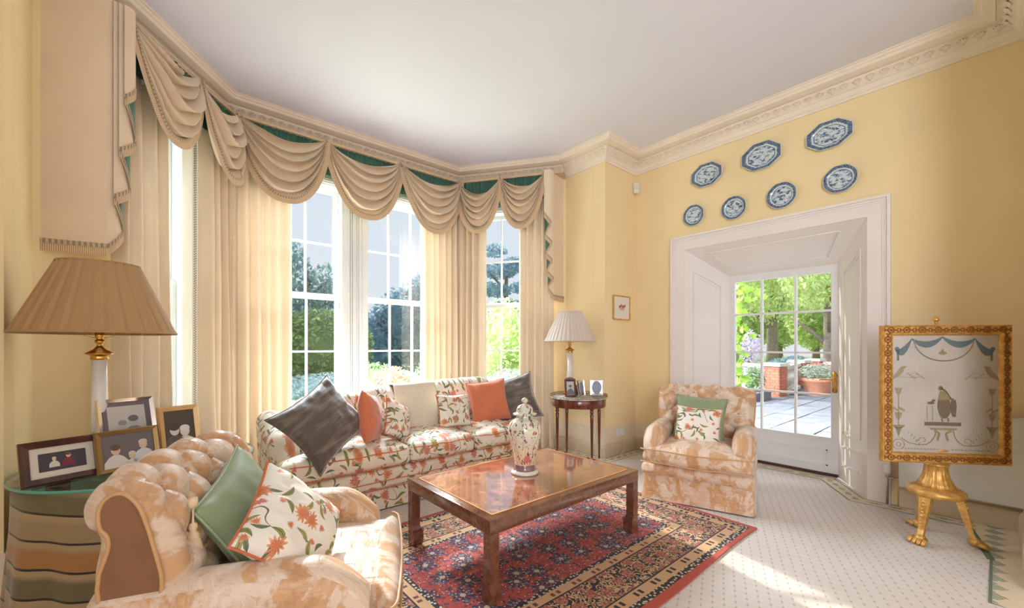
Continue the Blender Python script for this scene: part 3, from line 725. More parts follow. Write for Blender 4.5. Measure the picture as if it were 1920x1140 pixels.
# ---------------------------------------------------------------- curtains
def curtain(name, label, pts, z0, z1, pitch=.062, amp=.03, seed=0, edge=None, mat='curtain'):
    """pts: plan polyline (x, y)"""
    L = [0]
    for a, c in zip(pts, pts[1:]): L.append(L[-1]+hypot(c[0]-a[0], c[1]-a[1]))
    tot = L[-1]; N = int(tot/.0065); rs = random.Random(seed)
    nf = max(2, int(tot/pitch)); bounds = [0]
    for k in range(nf): bounds.append(bounds[-1]+rs.uniform(.7, 1.35))
    sc = tot/bounds[-1]; bounds = [x*sc for x in bounds]; ampk = [rs.uniform(.6, 1.25) for _ in range(nf)]; shk = [rs.uniform(-.25, .25) for _ in range(nf)]
    nz = 34
    def at(s):
        for i in range(len(L)-1):
            if s <= L[i+1] or i == len(L)-2:
                t = (s-L[i])/(L[i+1]-L[i]); a, c = pts[i], pts[i+1]; d = ((c[0]-a[0])/(L[i+1]-L[i]), (c[1]-a[1])/(L[i+1]-L[i]))
                return a[0]+(c[0]-a[0])*t, a[1]+(c[1]-a[1])*t, d[1], -d[0]
    def f(u, v):
        s = u*tot; x, y, nx, ny = at(s); k = 0
        while k < nf-1 and s > bounds[k+1]: k += 1
        t = (s-bounds[k])/(bounds[k+1]-bounds[k]); z = z0+(z1-z0)*v
        fl = (sin(pi*t)**.8)*ampk[k]
        wave = 2.3*amp*(1.0+.35*(1-v))*fl+.012*sin(z*2.1+k*1.7+seed)*(1-v)
        side = shk[k]*.02*(1-v)*sin(pi*t)
        dd = at(min(tot, s)); 
        return (x+nx*wave-ny*side*0, y+ny*wave+nx*side*0, z, s*1.6, z)
    V, F, UV = grid(N+1, nz, f)
    o = thing(name, label, 'curtain', (pts[0][0], pts[0][1], z0))
    o.location = (0, 0, 0)
    mk('curtain_panel', V, F, MT[mat], o, uv=UV)
    for e in (edge or []):
        s = .004 if e == 0 else tot-.004; x, y, nx, ny = at(s); x2, y2, _, _ = at(.03 if e == 0 else tot-.03)
        V, F, UV = grid(2, 40, lambda u, v: (x+(x2-x)*u*.9+nx*.012, y+(y2-y)*u*.9+ny*.012, z0+(z1-z0)*v, (z0+(z1-z0)*v)*.6, u))
        mk('edge_braid', V, F, MT['edgebraid'], o, uv=UV)
    return o
def eb():
    m = M('grey loop braid', .8, None); u, v, _ = m.xyz('UV'); a = ((u*520.).sin()*(v*6.28).sin()).gt(-.1); c = m.mix(a, lin(236, 226, 208), lin(150, 142, 140)); m.color(c); return m.done()
MT['edgebraid'] = eb()
ZB = .012
curtain('curtain', 'narrow cream curtain behind the big pleated lamp shade, left of the leftmost window', [(-.215, 3.75), (.028, 4.05)], ZB, 3.13, .085, .036, 1)
c2 = curtain('curtain', 'wide cream curtain filling the left corner of the bay, behind the near armchair', [(.275, 4.357), (.518, 4.655), (.75, 4.66), (1.056, 4.66)], ZB, 3.13, .088, .038, 2, edge=[1])
o = mk('lining', *grid(6, 20, lambda u, v: (.165+.115*u+.012*sin(u*3), 4.222+.14*u-.02*sin(u*5), .012+3.35*v, u, v))[:2], MT['lining'], c2)
V, F, UV = grid(2, 40, lambda u, v: (.225+.02*u+.018, 4.295+.025*u-.016, .012+3.35*v, (3.35*v)*.6, u)); mk('edge_braid', V, F, MT['edgebraid'], c2, uv=UV)
curtain('curtain', 'wide cream curtain in the right corner of the bay, between the middle and right windows', [(2.50, 4.66), (2.8, 4.66), (3.072, 4.66), (3.292, 4.346)], ZB, 3.13, .085, .038, 3, edge=[0, 1])
curtain('curtain', 'cream curtain right of the narrow right window, behind the round side table', [(3.545, 3.984), (3.80, 3.62)], ZB, 3.13, .075, .034, 4, edge=[0])
# ---------------------------------------------------------------- pelmet with swags and tails
PEL = thing('swagged_pelmet', 'long fawn swagged pelmet with green valance and fringed tails running round the bay', 'pelmet')
ZP = 3.445; D = .225
po = off(BAY, D); A1, C1, C2, A4 = Vector(po[1]), Vector(po[2]), Vector(po[3]), Vector(po[4])
# board and green gathered valance
q = off([BAY[1], BAY[2], BAY[3], BAY[4]], D-.035); q0 = off([BAY[1], BAY[2], BAY[3], BAY[4]], .003)
V, F = sweep([BAY[1], BAY[2], BAY[3], BAY[4]], [(.003, ZP-.02), (D-.01, ZP-.02), (D-.01, ZP+.004), (.003, ZP+.004)]); mk('pelmet_board', V, F, MT['cornice_bed'], PEL, smooth=False)
vl = off([BAY[1], BAY[2], BAY[3], BAY[4]], D-.045); vl = [Vector((-.19, 3.60)), Vector(vl[1]), Vector(vl[2]), Vector((3.70, 3.62))]
for i in range(3):
    a, c = vl[i], vl[i+1]; L = (c-a).length; d = (c-a)/L; n = Vector((d.y, -d.x)); N = int(L/.006)
    def f(u, v):
        s = u*L; g = .010*sin(s*150+2*sin(s*31))*(.5+.5*v)+.004*sin(s*340); p = a+d*s+n*g; return (p.x, p.y, ZP-.012-.33*(1-v)*1.0, s*3, v)
    V, F, UV = grid(N, 5, lambda u, v: f(u, 1-v)); mk('valance', V, F, MT['green'], PEL, uv=UV)
def strip_edge(pts, outs, w0, w1, name, mat, parent, lift=None, us=1.):
    """ribbon along pts between offsets w0..w1 along outs"""
    V = []; F = []; UV = []; acc = 0
    for i, (p, o_) in enumerate(zip(pts, outs)):
        if i: acc += (Vector(p)-Vector(pts[i-1])).length
        l_ = lift if lift is not None else Vector((0, 0, 0))
        V += [Vector(p)+Vector(o_)*w0+l_, Vector(p)+Vector(o_)*w1+l_]; UV += [(acc*us, 0), (acc*us, 1)]
        if i: k = 2*i; F.append((k-2, k, k+1, k-1))
    return mk(name, V, F, mat, parent, uv=UV)
def swag(P0, P1, n, drop0, drop1, seed=0, nf=5.6, lean=0.):
    P0, P1 = Vector(P0).to_3d(), Vector(P1).to_3d(); d = P1-P0; L = d.length; d /= L; n = Vector((n[0], n[1], 0))
    rs = random.Random(seed); ph = rs.uniform(-.2, .2)
    NU, NV = 44, 96
    def f(u, v):
        # u across (v index 0 = top .. 1 = bottom)
        w_ = 2*u-1; w2 = w_+lean*v*(1-w_*w_)
        pe = 1.85+.55*v; sh = max(0., 1-abs(w_)**pe)**(1/(1.08+.22*v))
        fold = (v*nf+ph+.35*w_*sin(v*5+seed)); fr = fold % 1.0
        saw = (fr**1.5)*(1-max(0, (fr-.86)/.14)**1)*1.3
        dr = drop0+(drop1-drop0)*(v+.0)
        z = ZP-.004-dr*sh-.028*saw*sh
        cl = .045*(1-sh**1.)*(1 if w_ < 0 else -1)*v   # gathers fan out slightly at the joints
        x = (u*L)*(1)+w2*0+(w2-w_)*L*.3
        x = min(max(x, 0), L)
        dep = .012+.030*v+.13*saw*min(1, sh*1.3)*(.75+.25*sin(fold*2.3+seed))+.035*sin(pi*u)*sin(pi*min(1, v*1.05))
        p = P0+d*x+n*dep
        return (p.x, p.y, z, x, v*.7)
    V, F, UV = grid(NU, NV, lambda u, v: f(.5-.5*cos(pi*u), v))
    sw = mk('swag', V, F, MT['swag'], PEL, uv=UV)
    pts = [Vector(f(.5-.5*cos(pi*i/60), 1)[:3]) for i in range(61)]; outs = []
    for i in range(61):
        t = (pts[min(60, i+1)]-pts[max(0, i-1)]).normalized(); o_ = t.cross(n); o_ = o_ if o_.z < 0 else -o_
        if i < 3: o_ = d*.8*1+Vector((0, 0, -.2)); 
        outs.append(o_.normalized())
    # on the near vertical flanks the trim lies inward over the cloth
    outs2 = []
    for i, o_ in enumerate(outs):
        k = abs(i/60*2-1); outs2.append(o_*(1 if k < .72 else (1-(k-.72)/.28*.45)))
    b1 = strip_edge(pts, outs2, -.016, .004, 'braid', MT['braid'], sw, n*.005)
    strip_edge(pts, outs2, .004, .05, 'fringe', MT['fringe'], sw, n*.002)
    return sw
def P2(a, c, t): return a+(c-a)*t
n1, n2_, n3 = F1.n, F2.n, F3.n
E1 = Vector((-.145, 3.665)); Jn = Vector((.25, 4.155)); swag(E1, Jn, n1, .12, .64, 1); swag(Jn, C1, n1, .12, .68, 2)
xs = [C1, Vector((1.355, C1.y)), Vector((2.18, C1.y)), C2]
for i in range(3): swag(xs[i], xs[i+1], n2_, .14, .70, 3+i, lean=.0)
J3 = Vector((3.335, 4.095)); J4 = Vector((3.655, 3.64)); swag(C2, J3, n3, .20, .66, 7); swag(J3, J4, n3, .16, .64, 8)
def tail(ret0, corner, d, n, w_, segs, zb, nm):
    """ret0: wall end of the return, corner: outer corner, d: along the pelmet, zigzag segs [(s, z)] from the corner"""
    path = [(ret0, zb, 0), (corner, zb+.005, 0)]; T = None
    d3 = Vector((d[0], d[1])); n_ = Vector((n[0], n[1])); k = 0; q = []
    for i, (s_, z_) in enumerate(segs): q.append((corner+d3*s_+n_*(.010*(i+1)), z_, 1 if i % 2 == 0 else 2))
    allp = path+q; first = None; ends = []
    for i in range(len(allp)-1):
        (a, za, _), (c, zc, kind) = allp[i], allp[i+1]; front = kind in (0, 1)
        nn = 14
        V, F, UV = grid(nn, 30, lambda u, v: (a.x+(c.x-a.x)*u+(n_.x*.012*sin(pi*u) if kind else 0), a.y+(c.y-a.y)*u+(n_.y*.012*sin(pi*u) if kind else 0), ZP-(ZP-(za+(zc-za)*u))*v, u, v))
        o = mk('tail' if front else 'tail_lining', V, F, MT['swag'] if front else MT['green'], PEL if first is None else first, uv=UV)
        if first is None: first = o
        pts = [Vector((a.x+(c.x-a.x)*t+(n_.x*.012*sin(pi*t) if kind else 0), a.y+(c.y-a.y)*t+(n_.y*.012*sin(pi*t) if kind else 0), za+(zc-za)*t)) for t in [j/10 for j in range(11)]]
        outs = [Vector((0, 0, -1))]*11; lf = n_.to_3d()*.006 if kind else Vector((0, -.006, 0))
        strip_edge(pts, outs, -.022, .004, 'braid', MT['braid'], first, lf); strip_edge(pts, outs, .004, .05 if front else .03, 'fringe', MT['fringe'], first, lf*.5)
    return first
tail(Vector((-.515, 3.585)), Vector((-.222, 3.565)), F1.d, n1, .1, [(.10, 2.02), (.02, 2.22), (.125, 2.30), (.035, 2.52), (.14, 2.60), (.05, 2.86), (.12, 2.94)], 1.90, 'l')
tail(Vector((3.965, 3.60)), Vector((3.735, 3.555)), (-F3.d[0], -F3.d[1]), n3, .1, [(.075, 2.02), (.0, 2.13), (.085, 2.22), (.01, 2.35), (.095, 2.43), (.01, 2.56), (.10, 2.66), (.02, 2.80), (.11, 2.92)], 1.905, 'r')
# ---------------------------------------------------------------- outdoors
GZ = -.45
b = B(); b.prism([(-60, 5.1, GZ), (5.6, 5.1, GZ), (5.6, 90, GZ), (-60, 90, GZ)], (0, 0, -.1)); o = b.mk('lawn', MT['grass'], None, smooth=False); tag(o, kind='structure')
b = B(); b.prism([(19.5, -40, -1.0), (110, -40, -1.0), (110, 90, -1.0), (19.5, 90, -1.0)], (0, 0, -.1)); b.prism([(5.6, 8.5, GZ), (19.5, 8.5, GZ), (19.5, 90, GZ), (5.6, 90, GZ)], (0, 0, -.6))
o = b.mk('lawn', MT['grass'], None, smooth=False); tag(o, kind='structure')
# terrace of stone slabs
b = B(); b.prism([(5.3, -3, -.13), (19.5, -3, -.13), (19.5, 8.5, -.13), (5.3, 8.5, -.13)], (0, 0, -.4)); TER = tag(b.mk('terrace', MT['mortar'], None, smooth=False), kind='structure')
rs = random.Random(5); y = -.6; cnt = 0
while y < 6.6:
    h = rs.choice((.5, .62, .74)); x = 5.35+rs.uniform(0, .3)
    while x < 18.6:
        w_ = rs.choice((.6, .8, .95, 1.1)); cx, cy = x+w_/2, y+h/2
        a = atan2(cx-0, cy)
        if .95 < a < 1.42 and cnt < 290:
            b = B(); g = .012; zz = rs.uniform(-.004, .004)
            b.box((cx, cy, -.125+zz), (w_-g*2, h-g*2, .05)); b.mk('slab', MT['slab'], TER, smooth=False); cnt += 1
        x += w_
    y += h
def leaves(b, c, R, n, size, rs, shell=.55, droop=0.):
    for _ in range(n):
        while True:
            p = Vector((rs.uniform(-1, 1), rs.uniform(-1, 1), rs.uniform(-1, 1)))
            if shell < p.length < 1: break
        q = Vector((c[0]+p.x*R[0], c[1]+p.y*R[1], c[2]+p.z*R[2])); a = Vector((rs.gauss(0, 1), rs.gauss(0, 1), rs.gauss(0, .7)-droop)).normalized(); d = a.orthogonal().normalized()
        t = rs.uniform(0, 6.28); e = (Matrix.Rotation(t, 3, a) @ d); s_ = size*rs.uniform(.6, 1.3)
        b.add([q-a*s_, q+e*s_*.45, q+a*s_, q-e*s_*.45], [(0, 1, 2, 3)])
def blob(c, R, seed, n=14, amp=.22):
    V = []; F = []; m = n//2+1
    for i in range(m+1):
        p = pi*i/m
        for k in range(n):
            t = 2*pi*k/n; d = Vector((sin(p)*cos(t), sin(p)*sin(t), cos(p))); f = 1+amp*mnoise.noise(d*2.5+Vector((seed, 0, 0))); V.append((c[0]+d.x*R[0]*f, c[1]+d.y*R[1]*f, c[2]+d.z*R[2]*f))
    for i in range(m):
        for k in range(n): F.append((i*n+k, (i+1)*n+k, (i+1)*n+(k+1) % n, i*n+(k+1) % n))
    return V, F
def tree(name, label, loc, blobs, n, size, mat, trunk=None, seed=0, cat='tree', group=None, inner=True, droop=0., shell=.5):
    o = thing(name, label, cat, loc, group=group); rs = random.Random(seed); b = B()
    tot = sum(r[1][0]*r[1][1]*r[1][2] for r in blobs)**1
    for c, R in blobs:
        k = int(n*(R[0]*R[1]*R[2])/tot) if len(blobs) > 1 else n; k = max(k, 60); leaves(b, c, R, k, size, rs, shell, droop)
        if inner: V, F = blob(c, [r*.72 for r in R], seed+c[0]); b.add(V, F)
    b.mk('foliage', MT[mat], o, smooth=False)
    if trunk:
        b = B(); h, r = trunk; b.tube([(0, 0, -.05), (.03, 0, h*.3), (-.03*h*.3, .0, h*.7), (0, 0, h)], [r*1.35, r, r*.85, r*.5], 10)
        for k in range(4):
            t = k*1.7+seed; b.tube([(0, 0, h*(.45+.1*k)), (cos(t)*h*.16, sin(t)*h*.16, h*(.62+.1*k)), (cos(t)*h*.3, sin(t)*h*.3, h*(.72+.09*k))], [r*.45, r*.3, r*.15], 6)
        b.mk('trunk', MT['bark'], o)
    return o
def at(px, dist, z):
    """world point seen at azimuth of photo column px"""
    a = math.radians(40.66)+math.atan((px-960)/780); return (dist*sin(a), dist*cos(a), z)
# through the bay windows
tree('birch_tree', 'loose birch tree against the sky, seen through the left middle window', at(578, 23, GZ), [((-.7, 0, 5.0), (.9, .9, 1.6)), ((.8, 0, 4.7), (1.0, .9, 1.3)), ((0, 0, 3.2), (1.7, 1.2, 1.4)), ((-.6, 0, 6.2), (.5, .5, .7))], 2600, .16, 'leaf_hazed', (5.5, .09), 1, inner=False, droop=1., shell=.1)
tree('garden_tree', 'dense dappled tree low behind the left middle window', at(600, 19, GZ), [((0, 0, 1.6), (2.3, 1.4, 1.7)), ((1.0, 0, 2.1), (1.1, 1.0, 1.1)), ((-1.7, 0, 2.0), (1.2, 1., 1.2))], 6500, .11, 'leaf_mid', (1.5, .2), 2)
tree('conifer_hedge', 'tall dark blue-green conifer bank beyond the right middle window', at(716, 26, GZ), [((-1., 0, 1.6), (2.4, 1.5, 2.3)), ((1.4, 0, 2.6), (2.2, 1.5, 2.9)), ((3.2, 0, 3.4), (2.0, 1.5, 3.2)), ((5.2, 0, 3.6), (2.0, 1.5, 3.3))], 9000, .2, 'leaf_blue_haze', None, 3, cat='hedge')
tree('pine_tree', 'spreading pine with open layered branches beyond the right bay window', at(950, 24, GZ), [((-.6, 0, 6.0), (1.1, 1., .45)), ((.9, 0, 6.5), (1.2, 1., .5)), ((1.6, 0, 5.2), (1.2, 1., .4)), ((-1.0, 0, 4.9), (1.3, 1., .4)), ((.6, 0, 4.0), (1.4, 1., .5)), ((-.9, 0, 7.1), (.8, .8, .35)), ((1.9, 0, 4.2), (.9, .8, .5))], 4200, .13, 'leaf_blue_haze', (6.4, .16), 4, inner=False, shell=.05)
tree('garden_tree', 'sunlit yellow-green tree beyond the right bay window', at(946, 13, GZ), [((0, 0, 2.0), (1.1, .9, 1.25)), ((.7, 0, 1.5), (.9, .8, 1.0)), ((-.7, 0, 1.3), (.7, .7, .8))], 5200, .07, 'leaf_lime', (1.3, .08), 5)
tree('garden_shrub', 'silvery shrub on the bank below the right bay window view', at(960, 11.2, GZ), [((0, 0, .6), (1.0, .7, .55))], 1800, .06, 'leaf_pale', None, 6, cat='shrub')
tree('garden_shrub', 'dark round shrub under the silvery one beyond the right bay window', at(972, 9.4, GZ), [((0, 0, .35), (.8, .6, .5))], 1600, .05, 'leaf_hazed', None, 7, cat='shrub')
tree('garden_shrub', 'russet leaved shrub seen low in the right middle window', at(735, 9.6, GZ), [((0, 0, .75), (.62, .5, .55))], 1900, .05, 'leaf_rust', None, 8, cat='shrub')
tree('garden_shrub', 'pale spiky shrub at the lower left of the right middle window', at(706, 8.6, GZ), [((0, 0, .4), (.5, .45, .5))], 1400, .06, 'leaf_pale', None, 9, cat='shrub')
tree('garden_shrub', 'mid green shrub behind the pale spiky one, right middle window', at(700, 12, GZ), [((0, 0, .65), (.9, .6, .65))], 2000, .06, 'leaf_mid', None, 10, cat='shrub')
tree('garden_shrub', 'silver green shrub at the lower right of the right middle window', at(784, 11.0, GZ), [((0, 0, .5), (.6, .5, .6))], 1500, .06, 'leaf_pale', None, 11, cat='shrub')
tree('clipped_hedge', 'clipped dark green hedge low in the left middle window', at(606, 14.5, GZ), [((0, 0, .35), (1.8, .5, .55)), ((-1.2, 0, .3), (1., .5, .5))], 3600, .06, 'leaf_hazed', None, 12, cat='hedge')
tree('garden_shrub', 'grey green mound of a shrub in front of the clipped hedge', at(600, 9.6, GZ), [((0, 0, .25), (1.1, .7, .42))], 2000, .05, 'leaf_pale', None, 13, cat='shrub')
tree('garden_shrub', 'pale round shrub at the lower left of the left middle window', at(562, 8.3, GZ), [((0, 0, .2), (.45, .4, .35))], 900, .05, 'leaf_pale', None, 14, cat='shrub')
for i, (px, d, h, w_) in enumerate(((550, 42, 5.5, 3), (640, 50, 4.5, 3.5), (800, 50, 5, 4), (885, 45, 6.5, 3), (990, 52, 6, 4))):
    tree('distant_tree', ['distant tree behind the birch', 'low distant tree between the two middle windows', 'distant tree behind the conifer bank', 'distant tree left of the pine', 'distant tree right of the pine'][i], at(px, d, GZ), [((0, 0, h*.45), (w_, 2.5, h*.55))], 2500, .3, 'leaf_hazed', None, 20+i, group=None)
# terrace balustrade, brick piers
def bricks(o, W, H, courses, seed):
    rs = random.Random(seed); b = B(); b.box((0, 0, H/2), (W-.02, W-.02, H)); b.mk('mortar', MT['mortar'], o, smooth=False); h = H/courses; me = None
    for c in range(courses):
        offs = (c % 2)*.11
        for side in range(2):
            x = -W/2
            first = True
            while x < W/2-.01:
                l = (.11 if (first and c % 2) else .225); first = False; l = min(l, W/2-x)
                if l > .03:
                    b = B(); d = rs.uniform(0, .006)
                    if side == 0: b.box((-W/2-.0+.02-d/2, x+l/2, h*(c+.5)), (.05+d, l-.012, h-.012))
                    else: b.box((x+l/2, -W/2+.02-d/2, h*(c+.5)), (l-.012, .05+d, h-.012))
                    b.mk('brick', MT['brick'], o, smooth=False)
                x += l
def pier(loc, label, W=.46, H=.86, seed=0, rz=0.):
    o = thing('brick_pier', label, 'pier', loc, rz); bricks(o, W, H, 11, seed)
    b = B(); b.box((0, 0, H+.03), (W+.10, W+.10, .06)); b.box((0, 0, H+.075), (W+.04, W+.04, .03)); b.mk('coping', MT['stone'], o, smooth=False); return o
def balustrade(a, c, label, seed=0):
    a, c = Vector(a), Vector(c); d = (c-a); L = d.length; o = thing('balustrade', label, 'balustrade', a, atan2(d.y, d.x))
    b = B(); b.box((L/2, 0, .06), (L, .26, .12)); b.mk('plinth', MT['stone'], o, smooth=False); b = B(); b.box((L/2, 0, .80), (L, .28, .1)); b.box((L/2, 0, .74), (L, .2, .03)); b.mk('handrail', MT['stone'], o, smooth=False)
    pr = [(.07, .12), (.07, .15), (.04, .17), (.045, .2), (.075, .28), (.07, .36), (.04, .48), (.032, .56), (.045, .6), (.032, .62), (.06, .66), (.065, .72)]
    n = int(L/.2); me = None
    for k in range(n):
        if me is None: q = B().lathe(pr, 12).mk('baluster', MT['stone'], o); me = q.data
        else: q = bpy.data.objects.new('baluster', me); link(q, o)
        q.location = ((k+.5)*L/n, 0, 0)
    return o
pier(at(1452, 13.9, -.13), 'nearest red brick pier of the terrace balustrade, seen through the door', seed=1, rz=-.15)
pA, pB = at(1499, 17.2, -.13), at(1528, 19.3, -.13)
pier(pA, 'middle brick pier at the far end of the short balustrade', seed=2, rz=-.15); pier(pB, 'rear brick pier behind the terracotta pot', seed=3, rz=-.15)
a1 = Vector(at(1466, 14.2, -.13)); c1 = Vector(at(1493, 16.9, -.13)); balustrade(a1, c1, 'short stone balustrade between the two nearest brick piers')
balustrade(Vector(at(1395, 16.5, -.13)), Vector(at(1440, 14.4, -.13)), 'stone balustrade running left from the nearest brick pier')
balustrade(Vector(at(1550, 19.2, -.13)), Vector(at(1600, 18.0, -.13)), 'far stone balustrade behind the terracotta pot')
# terracotta pot with plants
o = thing('flower_pot', 'big terracotta pot of grey foliage and pink flowers on the terrace', 'pot', at(1533, 14.6, -.13)); B().lathe([(.22, 0), (.24, .02), (.38, .42), (.42, .44), (.43, .52), (.39, .53), (.37, .5), (0, .48)], 24).mk('pot', MT['terracotta'], o)
b = B(); leaves(b, (0, 0, .66), (.55, .5, .26), 900, .05, random.Random(3), .1); b.mk('foliage', MT['leaf_pale'], o, smooth=False)
b = B(); leaves(b, (.35, -.1, .8), (.3, .2, .2), 90, .05, random.Random(4), .1); b.mk('flower', MT['petal_pink'], o, smooth=False)
o = thing('planter', 'low stone trough with a small bush by the ivy', 'planter', at(1416, 12.6, -.13)); b = B(); b.box((0, 0, .1), (1.1, .4, .2)); b.box((0, 0, .22), (1.16, .46, .05)); b.mk('trough', MT['slab'], o, smooth=False)
b = B(); leaves(b, (-.05, 0, .55), (.24, .24, .34), 700, .05, random.Random(5), .1); b.mk('foliage', MT['leaf_mid'], o, smooth=False)
b = B(); leaves(b, (-.05, 0, .75), (.26, .26, .16), 200, .04, random.Random(6), .1); b.mk('blossom', MT['leaf_pale'], o, smooth=False)
# ivy just outside the door, large single leaves on a stem
iv = thing('climbing_ivy', 'bright green ivy climbing the left side of the door outside', 'ivy', (6.35, 2.45, -.13)); B().tube([(0, 0, 0), (.03, .02, .8), (-.02, .0, 1.6), (.03, .03, 2.4), (0, 0, 3.1)], [.07, .06, .055, .05, .04], 8).mk('stem', MT['bark'], iv)
rs = random.Random(11); me = None
lf = [(0, -.5), (.22, -.42), (.5, -.25), (.34, -.02), (.42, .25), (.16, .22), (0, .55), (-.16, .22), (-.42, .25), (-.34, -.02), (-.5, -.25), (-.22, -.42)]
for k in range(290):
    if me is None:
        b = B(); V = [(0, .0, 0.12)]+[(x, abs(x)*-.15, y) for x, y in lf]; b.add(V, [(0, i+1, (i+1) % 12+1) for i in range(12)]); q = b.mk('ivy_leaf', MT['leaf_ivy'], iv, smooth=False); me = q.data
    else: q = bpy.data.objects.new('ivy_leaf', me); link(q, iv)
    z = rs.uniform(.05, 3.0); wd = .16+.05*sin(z*4)+(.1 if 1.5 < z < 2.2 else 0)
    q.location = (rs.gauss(0, .06)-.05, rs.gauss(-.0, wd*.55), z); q.rotation_euler = (rs.uniform(-.7, .5), rs.uniform(-.6, .6), pi/2*-1+rs.uniform(-.9, .9)); s_ = rs.uniform(.08, .14); q.scale = (s_, s_, s_)
tree('flower_bush', 'lilac and white flowering bush beyond the ivy', at(1408, 18.2, -.13), [((0, 0, 1.35), (.5, .4, .7))], 900, .06, 'petal_lilac', (1.4, .03), 30, cat='bush', inner=False, shell=.1)
tree('low_bush', 'low grey-green bush on the lawn beyond the balustrade', at(1480, 22.5, -1.), [((-.7, 0, 1.0), (1.3, 1., .75)), ((1.3, 0, 1.0), (1.4, 1., .85))], 3500, .1, 'leaf_hazed', None, 31, cat='bush')
tree('parkland_tree', 'broad tree with pale hanging branches seen at the top of the glazed door', at(1448, 32, -1.), [((-2, 0, 6.6), (3.6, 2.5, 2.6)), ((2., 0, 7.), (2.4, 2.5, 2.6)), ((0, 0, 8.2), (4, 2.5, 2)), ((-.5, 0, 4.6), (1.8, 1.5, .9))], 9000, .15, 'leaf_lime', (6.0, .34), 32, inner=False, droop=1.2, shell=.2)
tree('parkland_tree', 'grey trunked tree at the right of the glazed door view', at(1556, 23, -1.), [((0, 0, 6.0), (2.6, 2, 2.2)), ((-1.5, 0, 5.0), (1.5, 1.4, 1.2))], 4500, .13, 'leaf_lime', (5.0, .26), 33, inner=False, droop=1.2, shell=.2)
for i, (px, d, h, w_) in enumerate(((1400, 58, 9, 4.5), (1462, 80, 10, 6), (1530, 66, 9, 5.5), (1600, 84, 9, 7))):
    tree('distant_tree', ['distant pale tree at the left of the glazed door view', 'distant pale tree in the middle of the glazed door view', 'distant pale tree right of centre in the glazed door view', 'distant pale tree at the right edge of the glazed door view'][i], at(px, d, -1.), [((0, 0, h*.62), (w_, 3, h*.42))], 2600, .42, 'leaf_lime', (5, .4), 40+i)  # light leaf colour stands in for haze over the distance
# ---------------------------------------------------------------- rug
b = B(); V = []; F = []; NX, NY = 60, 40
def rz_(x, y): return .011+.003*mnoise.noise(Vector((x*3, y*3, 0)))
V, F, UV = grid(NX, NY, lambda u, v: (RX0+(RX1-RX0)*u, RY0+(RY1-RY0)*v+.012*sin(u*9)*(1-v)*(1 if v < .01 else 0), rz_(u*2.6, v*1.7)))
n = len(V); V2 = [(p[0], p[1], 0.003) for p in V]
RUG = mk('rug', V+V2, F+[tuple(i+n for i in reversed(f)) for f in F]+[(i*NY, i*NY+n, (i+1)*NY+n, (i+1)*NY) for i in range(NX-1)]+[((i+1)*NY-1, (i+2)*NY-1, (i+2)*NY-1+n, (i+1)*NY-1+n) for i in range(NX-1)]+[(j, j+1, j+1+n, j+n) for j in range(NY-1)]+[((NX-1)*NY+j, (NX-1)*NY+j+n, (NX-1)*NY+j+1+n, (NX-1)*NY+j+1) for j in range(NY-1)], MT['rug'], None, smooth=False)
tag(RUG, 'red and navy persian rug with tan borders under the coffee table', 'rug')
RZ = .014
# ---------------------------------------------------------------- coffee table
CT = thing('coffee_table', 'low rectangular burr walnut coffee table standing on the persian rug', 'table', (1.90, 2.06, RZ))
W_, D_, H_ = 1.30, .88, .424
b = B(); V, F = softbox(W_, D_, .075, .006, 2, 2); b.add([(v[0], v[1], v[2]+H_-.0375) for v in V], F); b.mk('apron', MT['burrframe'], CT, smooth=True, auto=35)
b = B(); b.box((0, 0, H_+.0005), (W_-.11, D_-.11, .003)); b.mk('table_top', MT['burr'], CT, smooth=False)
b = B()
for (x0, y0, x1, y1) in ((-1, -1, 1, -1), (1, -1, 1, 1), (1, 1, -1, 1), (-1, 1, -1, -1)): b.bar((x0*(W_/2-.055), y0*(D_/2-.055), H_+.001), (x1*(W_/2-.055), y1*(D_/2-.055), H_+.001), .008, .005)
b.mk('stringing', MT['stringing'], CT, smooth=False)
for sx in (-1, 1):
    for sy in (-1, 1):
        b = B(); x, y = sx*(W_/2-.031), sy*(D_/2-.031)
        pr = [(.033, 0), (.036, .015), (.036, .085), (.030, .10), (.028, .12), (.028, H_-.07)]; V = []; F = []
        for k, (r, z) in enumerate(pr):
            ox, oy = (-sx*(r-.028), -sy*(r-.028)); V += [(x+ox+a*r, y+oy+c*r, z) for a, c in ((-1, -1), (1, -1), (1, 1), (-1, 1))]
            if k: F += [((k-1)*4+i, (k-1)*4+(i+1) % 4, k*4+(i+1) % 4, k*4+i) for i in range(4)]
        F += [(3, 2, 1, 0)]; b.add(V, F); b.mk('leg', MT['burrframe'], CT, smooth=False)
# vase
VS = thing('ginger_jar', 'tall lidded famille rose porcelain jar on the coffee table', 'vase', (1.905, 2.085, RZ+H_+.003))
pr = [(0, 0), (.092, 0), (.096, .01), (.09, .018), (.074, .026), (.07, .035), (.068, .06), (.07, .08), (.078, .13), (.094, .19), (.109, .245), (.115, .285), (.111, .32), (.095, .35), (.07, .365), (.058, .37), (.056, .385), (.056, .395)]
B().lathe(pr, 48).mk('jar_body', MT['vase'], VS)
B().lathe([(.058, .392), (.08, .394), (.083, .400), (.078, .404), (.06, .406), (.056, .415), (.055, .435), (.045, .452), (.025, .462), (.012, .465), (.01, .47), (.02, .478), (.024, .488), (.018, .5), (.006, .508), (0, .51)], 40).mk('lid', MT['vase'], VS)
